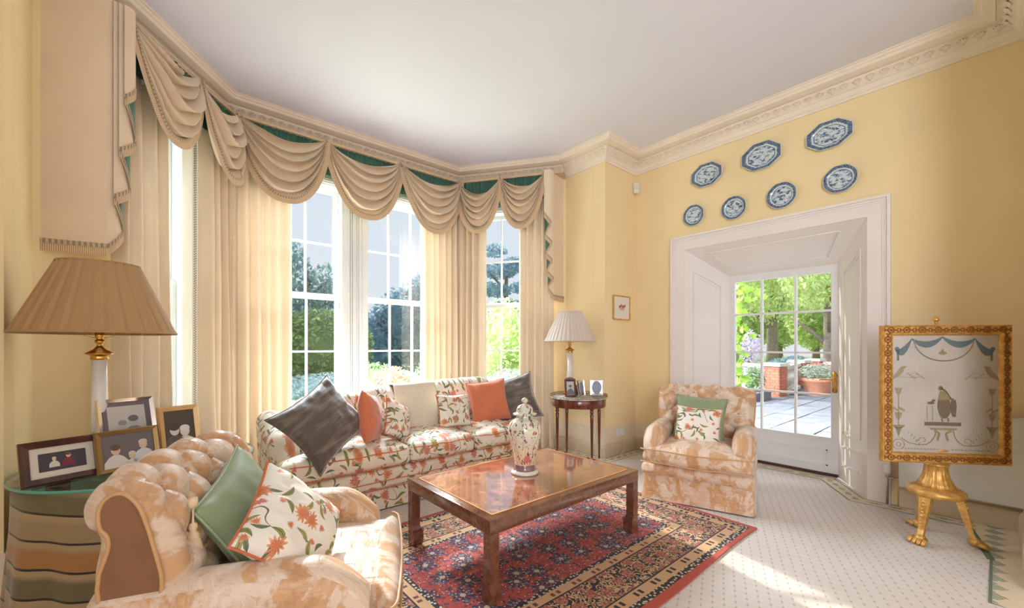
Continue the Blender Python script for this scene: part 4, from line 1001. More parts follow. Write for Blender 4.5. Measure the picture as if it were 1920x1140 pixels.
# ---------------------------------------------------------------- upholstery helpers
def soft(name, c, d, r, mat, parent, n=10, puff=.0, pf=0., disp=None, off_=(0, 0), loc=None, rot_=None, wr=.004, seed=0):
    hx, hy, hz = d[0]/2, d[1]/2, d[2]/2
    def dp(v, nn):
        a, bb, e = v.x/hx, v.y/hy, v.z/hz; q = v.copy()
        q.z += puff*(1-a*a)*(1-bb*bb)*(1 if e > 0 else -.3)*min(1, abs(e)*1.2)
        q.y += pf*(1-a*a)*(1-e*e)*(1 if bb > 0 else -1)*min(1, abs(bb)*1.1)
        w1 = mnoise.noise(Vector((q.x*7+seed, q.y*7, q.z*7)))*wr*1.6+mnoise.noise(Vector((q.x*20, q.y*20+seed, q.z*20)))*wr*.6
        q += nn*w1
        if disp: q = disp(q, nn)
        return q
    V, F = softbox(d[0], d[1], d[2], r, n, 3, dp)
    if rot_ is None: V = [v+Vector(c) for v in V]; return mk(name, V, F, mat, parent, boxuv=off_ or True)
    return mk(name, V, F, mat, parent, boxuv=off_, loc=c, rot_=rot_)
def smooth01(a, c, t): t = max(0, min(1, (t-a)/(c-a))); return t*t*(3-2*t)
def arm_mesh(L, y0, zt, zb, r, wb, lean=0.):
    """rolled arm along +y from y0 (front) to y0+L, section in xz centred on x=0; zt top, zb bottom"""
    N, K = 26, 30; V = []; F = []
    sec = []
    zc = zt-r
    for k in range(K):
        t = 2*pi*k/K - pi/2     # start bottom
        c, s = cos(t), sin(t)
        sec.append((c, s))
    for i in range(N):
        u = i/(N-1); y = y0+L*u; e = max(0., 1-u/.22); f = sqrt(max(.0, 1-e*e*.93)) if u < .22 else 1.0
        ft = zt-(zt-zb)*.30*(e**1.6)+.015*sin(u*pi)   # the top rolls down toward the front
        for k, (c, s) in enumerate(sec):
            zc = ft-r
            if s > -.25: x = c*r*(1+.0*u); z = zc+s*r
            else:
                tt = (-.25-s)/.75; x = (1 if c > 0 else -1)*(r*.968*(1-tt**.5)+wb*tt**.5) if abs(c) > .05 else c*wb; z = zc-.25*r-(zc-.25*r-zb)*tt**.8
            V.append((x*(.55+.45*f), y-.02*f*0+(1-f)*0, z))
    for i in range(N-1):
        for k in range(K): F.append((i*K+k, (i+1)*K+k, (i+1)*K+(k+1) % K, i*K+(k+1) % K))
    F.append(tuple(range(K))); F.append(tuple((N-1)*K+k for k in range(K-1, -1, -1)))
    return V, F
def skirt_mesh(W, D, z0, z1, flare=.012, seed=0, yoff=0., r=.03):
    pts = []; 
    for (cx, cy, a0) in ((W/2-r, -D/2+r, -pi/2), (W/2-r, D/2-r, 0), (-W/2+r, D/2-r, pi/2), (-W/2+r, -D/2+r, pi)):
        for k in range(5): t = a0+pi/2*k/4; pts.append((cx+r*cos(t), cy+r*sin(t)+yoff, cos(t), sin(t)))
    full = []
    for i in range(len(pts)):
        a, c = pts[i], pts[(i+1) % len(pts)]; L = hypot(a[0]-c[0], a[1]-c[1]); k = max(1, int(L/.03))
        for j in range(k): t = j/k; full.append(tuple(a[m]+(c[m]-a[m])*t for m in range(4)))
    n = len(full); V = []; F = []; m = 6
    for i, (x, y, nx, ny) in enumerate(full):
        for j in range(m):
            v = j/(m-1); w_ = flare*(1-v)+.006*(1-v)*mnoise.noise(Vector((x*9, y*9, seed))); 
            cr = min(abs(abs(x)-W/2), abs(abs(y-yoff)-D/2)); V.append((x+nx*w_, y+ny*w_, z0+(z1-z0)*v))
    for i in range(n):
        for j in range(m-1): F.append((i*m+j, ((i+1) % n)*m+j, ((i+1) % n)*m+j+1, i*m+j+1))
    return V, F
pipe_gold = simple('gold silk piping', lin(204, 158, 108), .5); pipe_or = simple('rust piping', lin(206, 110, 70), .6)
plain_damask = simple('shaded gold side panel', lin(136, 92, 60), .5, var=.06, vs=14, sheen=.3)  # panel darker than the damask, the chair side's shade put into its colour
# ---------------------------------------------------------------- buttoned armchair
def armchair(label, loc, rz):
    o = thing('armchair', label, 'armchair', loc, rz)
    V, F = skirt_mesh(.82, .80, .012, .225, .016, 3, .02); mk('skirt', V, F, MT['damask'], o, boxuv=(3, 1))
    V, F = skirt_mesh(.76, .74, .03, .24, .0, 3, .02); 
    soft('seat_frame', (0, 0, .262), (.845, .84, .105), .045, MT['damask'], o, 12, 0, .006, off_=(1, 2), seed=2)
    def dT(q, nn):
        t = smooth01(-.40, -.33, q.y); q.x *= 1-.27*t; 
        g = mnoise.noise(Vector((q.x*34, 3, 0)))*.006*max(0, -nn.y); q.y += g
        return q
    c = soft('seat_cushion', (0, -.055, .385), (.85, .80, .155), .06, MT['damask'], o, 18, .045, .022, disp=dT, off_=(0, 0), seed=5, wr=.006)
    def rim(z, r):
        pts = []
        for k in range(72):
            t = k/71; x = -.415+.83*t; e = max(0, abs(x)-.365); pts.append((x, -.457-.021*(1-(x/.425)**2)+.06-sqrt(.06**2-e*e), z+.004*sin(t*9)))
        return pts
    B().tube(rim(.437, 0), .0055, 6).mk('piping', pipe_gold, c); B().tube(rim(.335, 0), .005, 6).mk('piping', pipe_gold, c)
    for sx in (-1, 1):
        V, F = arm_mesh(.74, -.37, .60, .24, .088, .062); V = [(v[0]+sx*(.338+.02*(v[2]-.24)), v[1], v[2]) for v in V]
        if sx < 0: pass
        mk('arm', V, F, MT['damask'], o, boxuv=(sx*2, .5))
    # buttoned back: profile in (y, z) from the front foot over the roll to the rear foot
    PR = [(.165, .36), (.145, .46), (.155, .58), (.185, .70), (.215, .79), (.248, .855), (.29, .893), (.335, .90), (.38, .880), (.405, .835), (.40, .79), (.375, .765), (.36, .70), (.352, .45), (.35, .10)]
    def prof(s):
        n = len(PR)-1; x = s*n; i = min(n-1, int(x)); t = x-i; p0, p1, p2, p3 = PR[max(0, i-1)], PR[i], PR[i+1], PR[min(n, i+2)]
        h = lambda a, b_, c_, d: .5*((2*b_)+(-a+c_)*t+(2*a-5*b_+4*c_-d)*t*t+(-a+3*b_-3*c_+d)*t**3); return h(p0[0], p1[0], p2[0], p3[0]), h(p0[1], p1[1], p2[1], p3[1])
    ARC = [0]; 
    for i in range(1, 141):
        a, c_ = prof((i-1)/140), prof(i/140); ARC.append(ARC[-1]+hypot(a[0]-c_[0], a[1]-c_[1]))
    arc = lambda s: ARC[min(140, int(s*140))]+(ARC[min(140, int(s*140)+1)]-ARC[min(140, int(s*140))])*(s*140-int(s*140))
    HWb, HWt = .375, .395; du, dv = .19, .17; BUT = []
    def tuft(x, a):
        # diamond buttoning between arc .16 and .62
        A, Bq = x/du+(a-.09)/dv, x/du-(a-.09)/dv
        g = (abs(sin(pi*A/1))*abs(sin(pi*Bq/1)))**.5
        m_ = smooth01(.06, .16, a)*(1-smooth01(.60, .72, a))*(1-smooth01(.30, .36, abs(x)))
        return g, m_
    def fb(u, v):
        x = -1+2*u; s = v; y, z = prof(s); y2, z2 = prof(min(1, s+.004)); ty, tz = y2-y, z2-z; L = hypot(ty, tz) or 1; ny, nz = -tz/L, ty/L
        hw = HWb+(HWt-HWb)*smooth01(.4, .85, z); a = arc(s); X = x*hw; g, m_ = tuft(X, a)
        front = 1-smooth01(.80, .95, a); ed = (1-abs(x)**6)
        dsp = .022*ed*front+(g*.034-.020)*m_+.004*mnoise.noise(Vector((X*16, a*16, 2)))*front
        wing = .045*(x*x)*front*smooth01(.1, .3, a)
        er = smooth01(.86, 1., abs(x)); cy, cz = .268+.1*(z-.5)*.9, z-(z-.80)*.5*smooth01(.8, .9, z)
        yy, zz = y+ny*dsp, z+nz*dsp; k_ = .42*er*er
        return (X*(1+.04*er), yy+(cy-yy)*k_-wing+.025, zz+(cz-zz)*k_*.7, X*1.0, a)
    V, F, UV = grid(96, 130, fb); bk = mk('tufted_back', [Vector(v) for v in V], [f[::-1] for f in F], MT['damask'], o, uv=UV)
    # buttons at the diamond nodes
    me = None
    for i in range(-6, 7):
        for j in range(-6, 8):
            if (i+j) % 1: continue
            X = (i+j)*du/2; a = (i-j)*dv/2+.09
            if abs(X) < .31 and .15 < a < .61 :
                s = min(range(141), key=lambda k: abs(ARC[k]-a))/140; p = fb((X/ .39+1)/2, s)
                q = B().sphere((0, 0, 0), .011, 8, (1, 1, 1)).mk('button', MT['damask'], bk) if me is None else link(bpy.data.objects.new('button', me), bk)
                me = q.data; q.location = (p[0], p[1]-.004, p[2]+.002)
    for sx in (-1, 1):
        hw = .372; pts = [(prof(i/70)) for i in range(71)]
        pts3 = [(sx*(fb((1+sx)/2, i/70)[0]*sx+.001), fb((1+sx)/2, i/70)[1], fb((1+sx)/2, i/70)[2]) for i in range(71)]
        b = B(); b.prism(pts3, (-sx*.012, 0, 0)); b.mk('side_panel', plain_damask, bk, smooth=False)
        B().tube(pts3, .006, 6).mk('piping', pipe_gold, bk)
    return o
def copy_tree(o, parent=None):
    c = o.copy(); COL.objects.link(c); c.parent = parent
    for ch in list(o.children): copy_tree(ch, c)
    return c
AR = armchair('gold damask button-backed armchair by the glazed door, chintz cushion on it', (3.66, 1.70, .0), math.radians(-72))
AL = copy_tree(AR); AL['label'] = 'near gold damask button-backed armchair in the foreground beside the striped table'; AL.location = (.365, 1.85, 0); AL.rotation_euler = (0, 0, math.radians(64.5))
# ---------------------------------------------------------------- chintz sofa
SF = thing('sofa', 'long chintz sofa patterned with orange honeysuckle, under the bay windows', 'sofa', (1.845, 3.60, 0))
SW = 2.42
V, F = skirt_mesh(SW-.04, .86, .012, .175, .012, 5, 0); mk('skirt', V, F, MT['chintz'], SF, boxuv=(5, 1))
soft('seat_frame', (0, 0, .245), (SW-.02, .88, .15), .03, MT['chintz'], SF, 24, 0, .004, off_=(2, 1), wr=.003)
b = B(); b.tube([(-SW/2+.03, -.445, .172), (SW/2-.03, -.445, .172)], .005, 6); b.tube([(-SW/2+.03, -.448, .232), (SW/2-.03, -.448, .232)], .004, 6); b.mk('piping', pipe_or, SF)
xs_ = [-1.205, -.235, .42, 1.205]
for k in range(3):
    x0, x1 = xs_[k], xs_[k+1]; cx, w_ = (x0+x1)/2, x1-x0-.006
    def dT(q, nn, k=k, w_=w_):
        if k == 0 and q.x < 0: q.x += .20*smooth01(-.26, -.16, q.y)*smooth01(0, -w_/2*-1, -q.x)
        if k == 2 and q.x > 0: q.x -= .20*smooth01(-.26, -.16, q.y)*smooth01(0, w_/2, q.x)
        return q
    c = soft('seat_cushion', (cx, -.06, .405), (w_, .80, .165), .05, MT['chintz'], SF, 16, .055, .02, disp=dT, off_=(k*1.7, k), seed=k*3+1, wr=.006)
    for z in (.457, .345): B().tube([(cx+w_/2*(-1+2*t/20)*.985, -.455-.02*(1-(2*t/20-1)**2)*1+.03*(abs(2*t/20-1) > .97), z+.004*sin(t)) for t in range(21)], .0045, 6).mk('piping', pipe_or, c)
for sx in (-1, 1):
    V, F = arm_mesh(.66, -.24, .635, .2, .10, .085); V = [(v[0]+sx*(1.10+.02*(v[2]-.2)), v[1], v[2]+.12*smooth01(.0, .4, v[1])*smooth01(.3, .6, v[2])) for v in V]; mk('arm', V, F, MT['chintz'], SF, boxuv=(sx*3, .5))
soft('back_rest', (.03, .34, .50), (SW-.44, .17, .58), .07, MT['chintz'], SF, 24, 0, .01, off_=(1, 4))
bcs = []
for k, (x, w_, h_, zt, yw) in enumerate(((-.68, .56, .44, .655, .04), (-.05, .70, .47, .675, 0), (.68, .72, .50, .69, -.03))):
    c = soft('back_cushion', (x, .165, zt), (w_, .20, h_), .085, MT['chintz3'], SF, 12, .02, .03, off_=(k*2.3+1, 3), rot_=(-.22, 0, yw), seed=k*5, wr=.008)
    bcs.append(c)
# oatmeal throw over the middle back cushion
def fth(u, v):
    x = -.22+.44*u; s = v*.78
    if s < .10: y, z = .10-.10*0, .20+s*.4; y = .13-.0*s; z = .13+s
    elif s < .30: t = (s-.10)/.20; y = .13-.27*t; z = .235+.022*sin(pi*t)
    else: t = (s-.30)/.48; y = -.14-.035*sin(pi*min(1, t*1.05)); z = .235-.46*t-(0 if t < .9 else 0)
    return (x+.015*sin(v*6), y+.004*mnoise.noise(Vector((x*9, v*7, 0))), z+.008*sin(x*9)*(1-v), x, s)
V, F, UV = grid(24, 44, fth); TH = mk('wool_throw', V, F, MT['throw'], None, uv=UV); TH.location = (1.845+.06, 3.60+.165, .675); TH.rotation_euler = (-.22, 0, 0)
tag(TH, 'oatmeal wool throw folded over the middle back cushion of the sofa', 'throw')
m_ = TH.modifiers.new('thick', 'SOLIDIFY'); m_.thickness = .008
# ---------------------------------------------------------------- scatter cushions
def d2(px, py, b_):
    a = (px-960)/780; th = math.radians(40.66); r = a*b_; return (r*cos(th)+b_*sin(th), -r*sin(th)+b_*cos(th), 1.3-(py-648.5)/780*b_)
SG = 'scatter cushions on the sofa'
pillow('scatter_cushion', 'large taupe velvet cushion at the left end of the sofa', 'cushion', (.965, 3.30, .725), .62, .54, .20, MT['velvet'], MT['velvet'], math.radians(14), .50, math.radians(-30), 1, pr=.005, pinch=.15, wr=.016)
pillow('scatter_cushion', 'burnt orange cushion leaning on the taupe velvet one at the sofa left', 'cushion', (1.365, 3.40, .70), .42, .42, .17, MT['orange'], MT['orange'], math.radians(56), .12, math.radians(12), 2, pr=.003)
pillow('scatter_cushion', 'small chintz cushion tucked beside the left orange cushion on the sofa', 'cushion', (1.62, 3.44, .645), .35, .35, .14, MT['chintz2'], pipe_or, math.radians(35), .28, math.radians(28), 3, pr=.005)
pillow('scatter_cushion', 'small square chintz cushion right of the wool throw on the sofa', 'cushion', (2.23, 3.47, .665), .38, .33, .13, MT['chintz2'], pipe_or, math.radians(4), .28, math.radians(3), 4, pr=.004)
pillow('scatter_cushion', 'burnt orange cushion right of the small square chintz cushion on the sofa', 'cushion', (2.66, 3.47, .72), .44, .44, .16, MT['orange'], MT['orange'], math.radians(-16), .22, math.radians(-6), 5, pr=.003)
pillow('scatter_cushion', 'large grey velvet cushion at the right end of the sofa behind the jar', 'cushion', (2.97, 3.46, .71), .58, .52, .18, MT['velvet'], MT['velvet'], math.radians(-34), .3, math.radians(-14), 6, pr=.005, pinch=.15, wr=.016)
# near armchair cushions
pillow('scatter_cushion', 'sage green silk cushion with a tassel on the near armchair', 'cushion', (.275, 1.88, .645), .42, .42, .17, MT['sage'], simple('pale sage piping', lin(170, 184, 146), .5), math.radians(58), .40, math.radians(-18), 7, pr=.005)
pillow('scatter_cushion', 'chintz cushion with rust piping in front of the green one, near armchair', 'cushion', (.385, 1.665, .645), .38, .38, .15, MT['chintz2'], pipe_or, math.radians(42), .60, math.radians(57), 8, pr=.005)
tz = thing('tassel', 'cream tassel hanging from the corner of the sage green cushion', 'tassel', d2(362, 950, 1.33)); MT['tassel'] = simple('cream tassel yarn', lin(232, 204, 166), .8)
B().lathe([(0, .03), (.012, .028), (.014, .014), (.012, 0), (.003, -.002), (.003, -.05), (.010, -.055), (.013, -.066), (.009, -.076), (.017, -.088), (.019, -.10), (.017, -.104)], 16).mk('knot', MT['tassel'], tz)
B().lathe([(.018, -.100), (.026, -.13), (.030, -.165), (.032, -.168), (0, -.166)], 40, flute=lambda t, z: .08*sin(t*20)).mk('skirt', MT['tassel'], tz)
# far armchair cushions
pillow('scatter_cushion', 'sage green cushion behind the chintz one on the armchair by the door', 'cushion', (3.66, 1.71, .655), .42, .40, .13, MT['sage'], MT['sage'], math.radians(-70), .30, 0.06, 9, pr=.004)
pillow('scatter_cushion', 'square chintz cushion propped on the armchair by the door', 'cushion', (3.555, 1.68, .605), .37, .34, .12, MT['chintz2'], pipe_gold, math.radians(-70), .32, .05, 10, pr=.004)
# ---------------------------------------------------------------- lamps
def lamp(label, x, y, z0, mat, colr, zs0, zs1, r0, r1, npl, cat='lamp'):
    o = thing('table_lamp', label, cat, (x, y, z0))
    zb, zt = zs0-z0, zs1-z0; V = []; F = []; n = npl*4; m = 6
    for j in range(m):
        v = j/(m-1); r = r0+(r1-r0)*v; z = zb+(zt-zb)*v
        for k in range(n):
            t = 2*pi*k/n; q = (k % 4); rr = r+(.004 if q == 0 else (-.006*(1-.6*v) if q == 1 else (.0 if q == 2 else .002))); V.append((rr*cos(t), rr*sin(t), z))
    for j in range(m-1):
        for k in range(n): F.append((j*n+k, j*n+(k+1) % n, (j+1)*n+(k+1) % n, (j+1)*n+k))
    sh = mk('lamp_shade', V, F, mat, o, smooth=False)
    md = sh.modifiers.new('thick', 'SOLIDIFY'); md.thickness = .003
    B().tube([(r0*1.005*cos(2*pi*k/48), r0*1.005*sin(2*pi*k/48), zb+.003) for k in range(48)], .006, 6, True).mk('shade_rim', mat, sh)
    B().tube([(r1*1.01*cos(2*pi*k/48), r1*1.01*sin(2*pi*k/48), zt-.003) for k in range(48)], .005, 6, True).mk('shade_rim', mat, sh)
    hc = zb-.13
    B().lathe([(.0, 0), (.075, 0), (.075, .02), (.06, .03), (.045, .035), (.04, .05), (0, .05)], 24).mk('foot', MT['brass'], o)
    B().lathe([(.033, .05), (.030, hc)], 24).mk('column', MT['column'], o)
    B().lathe([(.033, hc-.002), (.037, hc+.005), (.034, hc+.012), (.036, hc+.02), (.056, hc+.028), (.05, hc+.034), (.024, hc+.05), (.012, hc+.066), (.011, hc+.078), (.018, hc+.084), (.018, hc+.095), (.012, hc+.102), (.017, hc+.112), (.018, hc+.135), (.012, hc+.14), (.012, zb+.06), (0, zb+.06)], 24).mk('brass_fitting', MT['brass'], o)
    b = B(); b.tube([(-.055, 0, zt-.02), (-.055, 0, zb-.012), (-.02, 0, zb-.02), (.02, 0, zb-.02), (.055, 0, zb-.012), (.055, 0, zt-.02)], .0018, 6); b.bar((-r1, 0, zt-.02), (r1, 0, zt-.02), .003, .003); b.mk('shade_carrier', MT['brass'], o)
    return o
TZ = .70
lamp('large lamp with a tan pleated shade and white column on the striped round table', -.212, 2.962, TZ, MT['shade_tan'], None, 1.362, 1.715, .303, .152, 26)
RTZ = .742
lamp('small lamp with an ivory pleated shade on the round mahogany side table', 3.665, 3.235, RTZ, MT['shade_cream'], None, 1.352, 1.695, .295, .135, 36)
# ---------------------------------------------------------------- round side table
RT = thing('side_table', 'round mahogany side table with marble top and brass gallery in the corner', 'table', (3.634, 3.075, 0))
B().lathe([(.298, .625), (.302, .63), (.302, .715), (.297, .722)], 48).mk('apron', MT['mahog'], RT); B().lathe([(.0, .718), (.316, .718), (.322, .726), (.318, .734), (0, .736)], 48).mk('marble_top', MT['marble'], RT)
q = B(); q.tube([(.318*cos(2*pi*k/64), .318*sin(2*pi*k/64), .755) for k in range(64)], .004, 6, True); q.tube([(.318*cos(2*pi*k/64), .318*sin(2*pi*k/64), .738) for k in range(64)], .003, 6, True)
for k in range(64): q.tube([(.318*cos(2*pi*k/64), .318*sin(2*pi*k/64), .738), (.318*cos(2*pi*k/64), .318*sin(2*pi*k/64), .755)], .0025, 4)
q.mk('gallery', simple('aged brass', lin(150, 128, 98), .3, .9), RT)
for k in range(4):
    t = math.radians(-40.66+21.7+90*k); B().lathe([(.009, 0), (.012, .01), (.010, .03), (.018, .5), (.02, .56), (.012, .57), (.022, .58), (.022, .59), (.014, .60), (.022, .61), (.024, .70)], 12, (.272*cos(t), .272*sin(t), 0)).mk('leg', MT['mahog'], RT)
# ---------------------------------------------------------------- left round table
LT = thing('skirted_table', 'round table under a gold and green striped floor-length cloth with glass top', 'table', (-.03, 2.92, 0))
def ft(u, v):
    t = 2*pi*u; f = sin(t*9+.6*sin(t*3))*(.022*(1-v))+.010*sin(t*17)*(1-v); r = .462+(.035)*(1-v)+f; return (r*cos(t), r*sin(t), .004+.674*v)
V, F, UV = grid(181, 14, ft); k = len(V); V.append((0, 0, .684)); V += []
ring = [i*14+13 for i in range(180)]; F += [(ring[i], ring[(i+1) % 180], k) for i in range(180)]
mk('tablecloth', V, F, MT['stripes'], LT); B().lathe([(0, .686), (.476, .686), (.479, .689), (.479, .697), (.476, .70), (0, .70)], 72).mk('glass_top', MT['tglass'], LT)
B().lathe([(.4785, .6865), (.4815, .689), (.4815, .697), (.4785, .6995)], 72, caps=False).mk('glass_edge', MT['glassedge'], LT)
# ---------------------------------------------------------------- photo frames
def flat(name, polys, mat, parent, y=-.0): 
    b = B()
    for p in polys: b.poly([(x, y, z) for x, z in p])
    return b.mk(name, mat, parent, smooth=False)
def ell(cx, cz, rx, rz, n=16, a=0.): return [(cx+rx*cos(2*pi*k/n)*cos(a)-rz*sin(2*pi*k/n)*sin(a), cz+rx*cos(2*pi*k/n)*sin(a)+rz*sin(2*pi*k/n)*cos(a)) for k in range(n)]
def bust(x, z, s): return [ell(x, z+.62*s, .13*s, .17*s)], [[(x-.34*s, z-.1*s), (x-.33*s, z+.2*s), (x-.2*s, z+.38*s), (x-.07*s, z+.46*s), (x+.07*s, z+.46*s), (x+.2*s, z+.38*s), (x+.33*s, z+.2*s), (x+.34*s, z-.1*s)]]
def photo_frame(label, loc, w_, h_, bd, fm, yaw, lean, bgc, mount=None, mw=0., figs=(), velv=True, roll=0.):
    o = thing('photo_frame', label, 'picture frame', loc); o.rotation_euler = (Matrix.Rotation(yaw, 4, 'Z') @ Matrix.Rotation(-lean, 4, 'X')).to_euler()
    f = B(); P = [(-w_/2, 0), (w_/2, 0), (w_/2, h_), (-w_/2, h_)]; Q = [(-w_/2+bd, bd), (w_/2-bd, bd), (w_/2-bd, h_-bd), (-w_/2+bd, h_-bd)]
    lay = [(P, .012), (P, -.004), ([(x+(.25*bd if x < 0 else -.25*bd), z+(.25*bd if z < h_/2 else -.25*bd)) for x, z in P], -.012), ([(x+(.7*bd if x < 0 else -.7*bd), z+(.7*bd if z < h_/2 else -.7*bd)) for x, z in P], -.007), (Q, -.004), (Q, .004)]
    V = []; F = []
    for pts, y in lay: V += [(x, y, z) for x, z in pts]
    for i in range(len(lay)-1): F += [(i*4+j, i*4+(j+1) % 4, (i+1)*4+(j+1) % 4, (i+1)*4+j) for j in range(4)]
    f.add(V, F); f.mk('frame', fm, o, smooth=False)
    b = B(); b.box((0, .010, h_/2), (w_-.006, .004, h_-.006)); b.mk('backing', MT['velvetback'], o, smooth=False)
    b = B(); b.prism([(-.03, .012, h_*.7), (.03, .012, h_*.7), (.04, .012+h_*.36*(1 if lean > .05 else .3), .004), (-.04, .012+h_*.36*(1 if lean > .05 else .3), .004)], (0, .003, 0)); b.mk('strut', MT['velvetback'], o, smooth=False)
    iw, ih = w_-2*bd, h_-2*bd
    if mount: flat('mount', [[(-iw/2, bd), (iw/2, bd), (iw/2, bd+ih), (-iw/2, bd+ih)]], mount, o, .003)
    pw, ph = iw-2*mw, ih-2*mw
    ph_o = flat('photograph', [[(-pw/2, bd+mw), (pw/2, bd+mw), (pw/2, bd+mw+ph), (-pw/2, bd+mw+ph)]], bgc, o, .0015)
    for (kind, x, z, s, cm, hm) in figs:
        hd, bo = bust(x*pw, bd+mw+z*ph, s*ph); bo = [[(max(-pw/2, min(pw/2, a)), max(bd+mw, min(bd+mw+ph, c))) for a, c in p] for p in bo]
        flat('figure', bo, cm, ph_o, .0006); flat('face', hd, hm, ph_o, .0003)
        flat('hair', [[p for p in ell(x*pw, bd+mw+z*ph+.72*s*ph, .14*s*ph, .11*s*ph)]], kind, ph_o, .0001) if kind else None
    return o
cG = lambda v, t=0: simple('print grey %d' % v, lin(v+t, v, v-t), .4)
white_m = simple('ivory mount', lin(226, 216, 198), .8); skin = simple('print skin', lin(226, 186, 160), .5); hairb = simple('print hair', lin(110, 80, 62), .6); hairw = simple('print fair hair', lin(214, 200, 180), .6)
photo_frame('dark wood frame with a colour photo in an ivory mount, left on the glass table', (-.30, 2.68, TZ+.002), .26, .19, .030, MT['darkframe'], math.radians(20), .28, simple('print dark blue', lin(58, 54, 66), .4), white_m, .026, [(hairw, -.18, .25, .62, simple('print cream', lin(220, 212, 200), .5), skin), (hairb, .12, .25, .8, simple('print maroon', lin(122, 40, 60), .5), skin)])
photo_frame('bronze frame with three people, in front of the silver frame on the glass table', (-.085, 2.72, TZ+.002), .24, .20, .022, simple('bronze frame', lin(160, 128, 80), .35, .6), math.radians(20), .28, simple('print mauve grey', lin(112, 102, 104), .4), None, 0, [(hairb, -.25, .0, .85, simple('print white dress', lin(226, 218, 206), .5), skin), (hairw, .05, -.1, .65, cG(220), skin), (hairw, .28, .1, .8, cG(212), skin)])
photo_frame('tall silver frame with a faded wedding photo at the back of the glass table', (-.085, 2.885, TZ+.002), .235, .34, .020, MT['silver'], math.radians(20), .3, simple('print faded', lin(206, 200, 192), .5), simple('mauve mount', lin(126, 112, 116), .8), .022, [(cG(150), -.14, .3, .5, cG(226), cG(196)), (cG(110), .16, .3, .6, cG(140), cG(190))])
photo_frame('gold frame with a sepia photo of a couple, rightmost on the glass table', (.115, 2.85, TZ+.002), .185, .28, .026, simple('pale gold frame', lin(214, 176, 124), .35, .4), math.radians(16), .26, simple('print sepia dark', lin(78, 68, 56), .5), None, 0, [(cG(60, 6), -.18, .1, .7, cG(84, 8), cG(206, 8)), (cG(220, 6), .16, .05, .72, cG(214, 10), cG(210, 8))])
# frames on the side table
fr = photo_frame('small mahogany frame with an arched top on the round side table', (3.44, 3.02, RTZ), .125, .19, .020, MT['mahog'], math.radians(-30), .18, cG(196, 4), None, 0, [(cG(90), 0, .1, .8, cG(110), cG(170))])
b = B(); b.prism([(-.0625, -.004, .188), (.0625, -.004, .188), (.0625, -.004, .195), (.03, -.004, .212), (0, -.004, .218), (-.03, -.004, .212), (-.0625, -.004, .195)], (0, .014, 0)); b.mk('crest', MT['mahog'], fr, smooth=False)
def oval_frame(label, loc, w_, h_, yaw, lean):
    o = photo_frame(label, loc, w_, h_, .006, MT['silver'], yaw, lean, simple('print pale blue', lin(150, 158, 176), .4))
    ring = []; N = 32; rx, rz_2 = w_*.36, h_*.4; V = []; F = []
    rec = []
    for k in range(N):
        t = 2*pi*k/N; c, s = cos(t), sin(t); m_ = max(abs(c), abs(s)); rec.append((c/m_*w_*.48, h_/2+s/m_*h_*.48))
    V = [(x, -.003, z) for x, z in rec]+[(rx*cos(2*pi*k/N), -.006, h_/2+rz_2*sin(2*pi*k/N)) for k in range(N)]
    F = [(k, (k+1) % N, N+(k+1) % N, N+k) for k in range(N)]; mk('oval_mount', V, F, MT['silver'], o, smooth=False)
    return o
oval_frame('silver oval-window frame seen edge-on, middle of the side table', (3.625, 3.02, RTZ), .125, .175, math.radians(12), .12)
oval_frame('square silver frame with an oval opening, right on the side table', (3.765, 2.925, RTZ), .15, .18, math.radians(-42), .1)
photo_frame('tiny tortoiseshell frame behind the silver ones on the side table', (3.575, 3.10, RTZ), .07, .12, .008, MT['mahog'], math.radians(-60), .1, cG(120))
# framed print on the back wall
o = thing('framed_print', 'small gilt framed print of a red sprig hung in the corner', 'picture', (4.29, YB-.004, 1.62)); f = B()
for a, c_ in (((-.165, 0), (.165, 0)), ((-.165, .28), (.165, .28)), ((-.165, 0), (-.165, .28)), ((.165, 0), (.165, .28))): f.bar((a[0], -.008, a[1]), (c_[0], -.008, c_[1]), .014, .014, (0, 1, 0))
f.mk('frame', MT['gold'], o, smooth=False); b = B(); b.box((0, -.004, .14), (.32, .006, .27)); b.mk('mount', simple('print mount', lin(240, 232, 222), .7), o, smooth=False)
flat('sprig', [ell(-.045+.022*k, .15+.008*((k*7) % 3), .013, .022, 8, .5*(-1)**k) for k in range(6)]+[ell(-.03+.025*k, .125, .006, .02, 6, .3) for k in range(4)], simple('print red', lin(196, 120, 100), .7), o, -.008)
# alarm sensor, socket
o = thing('alarm_sensor', 'small white alarm sensor high in the corner under the cornice', 'sensor', (4.565, YB-.035, 3.27), math.radians(-40))
V, F = softbox(.075, .045, .135, .018, 3); mk('sensor_body', V, F, MT['plastic'], o); V, F = softbox(.045, .02, .06, .008, 3); mk('lens', [Vector(v)+Vector((0, -.018, .01)) for v in V], F, MT['cream'], o)
o = thing('wall_socket', 'white double wall socket low on the back wall right of the side table', 'socket', (4.26, YB-.008, .26)); V, F = softbox(.15, .012, .085, .004, 3); mk('face_plate', V, F, MT['plastic'], o)
for sx in (-.035, .035): b = B(); b.box((sx, -.007, .02), (.008, .004, .014)); b.box((sx, -.02, -.01), (.05, .03, .05)) if sx > 0 else None; b.mk('switch', MT['plastic'], o, smooth=False)
o = B().tube([(4.295, YB-.03, .25), (4.29, YB-.05, .18), (4.28, YB-.045, .05), (4.2, YB-.06, .012), (4.0, YB-.1, .01)], .003, 6).mk('socket_cable', MT['plastic'], None); tag(o, 'thin white cable from the wall socket down to the carpet', 'cable')
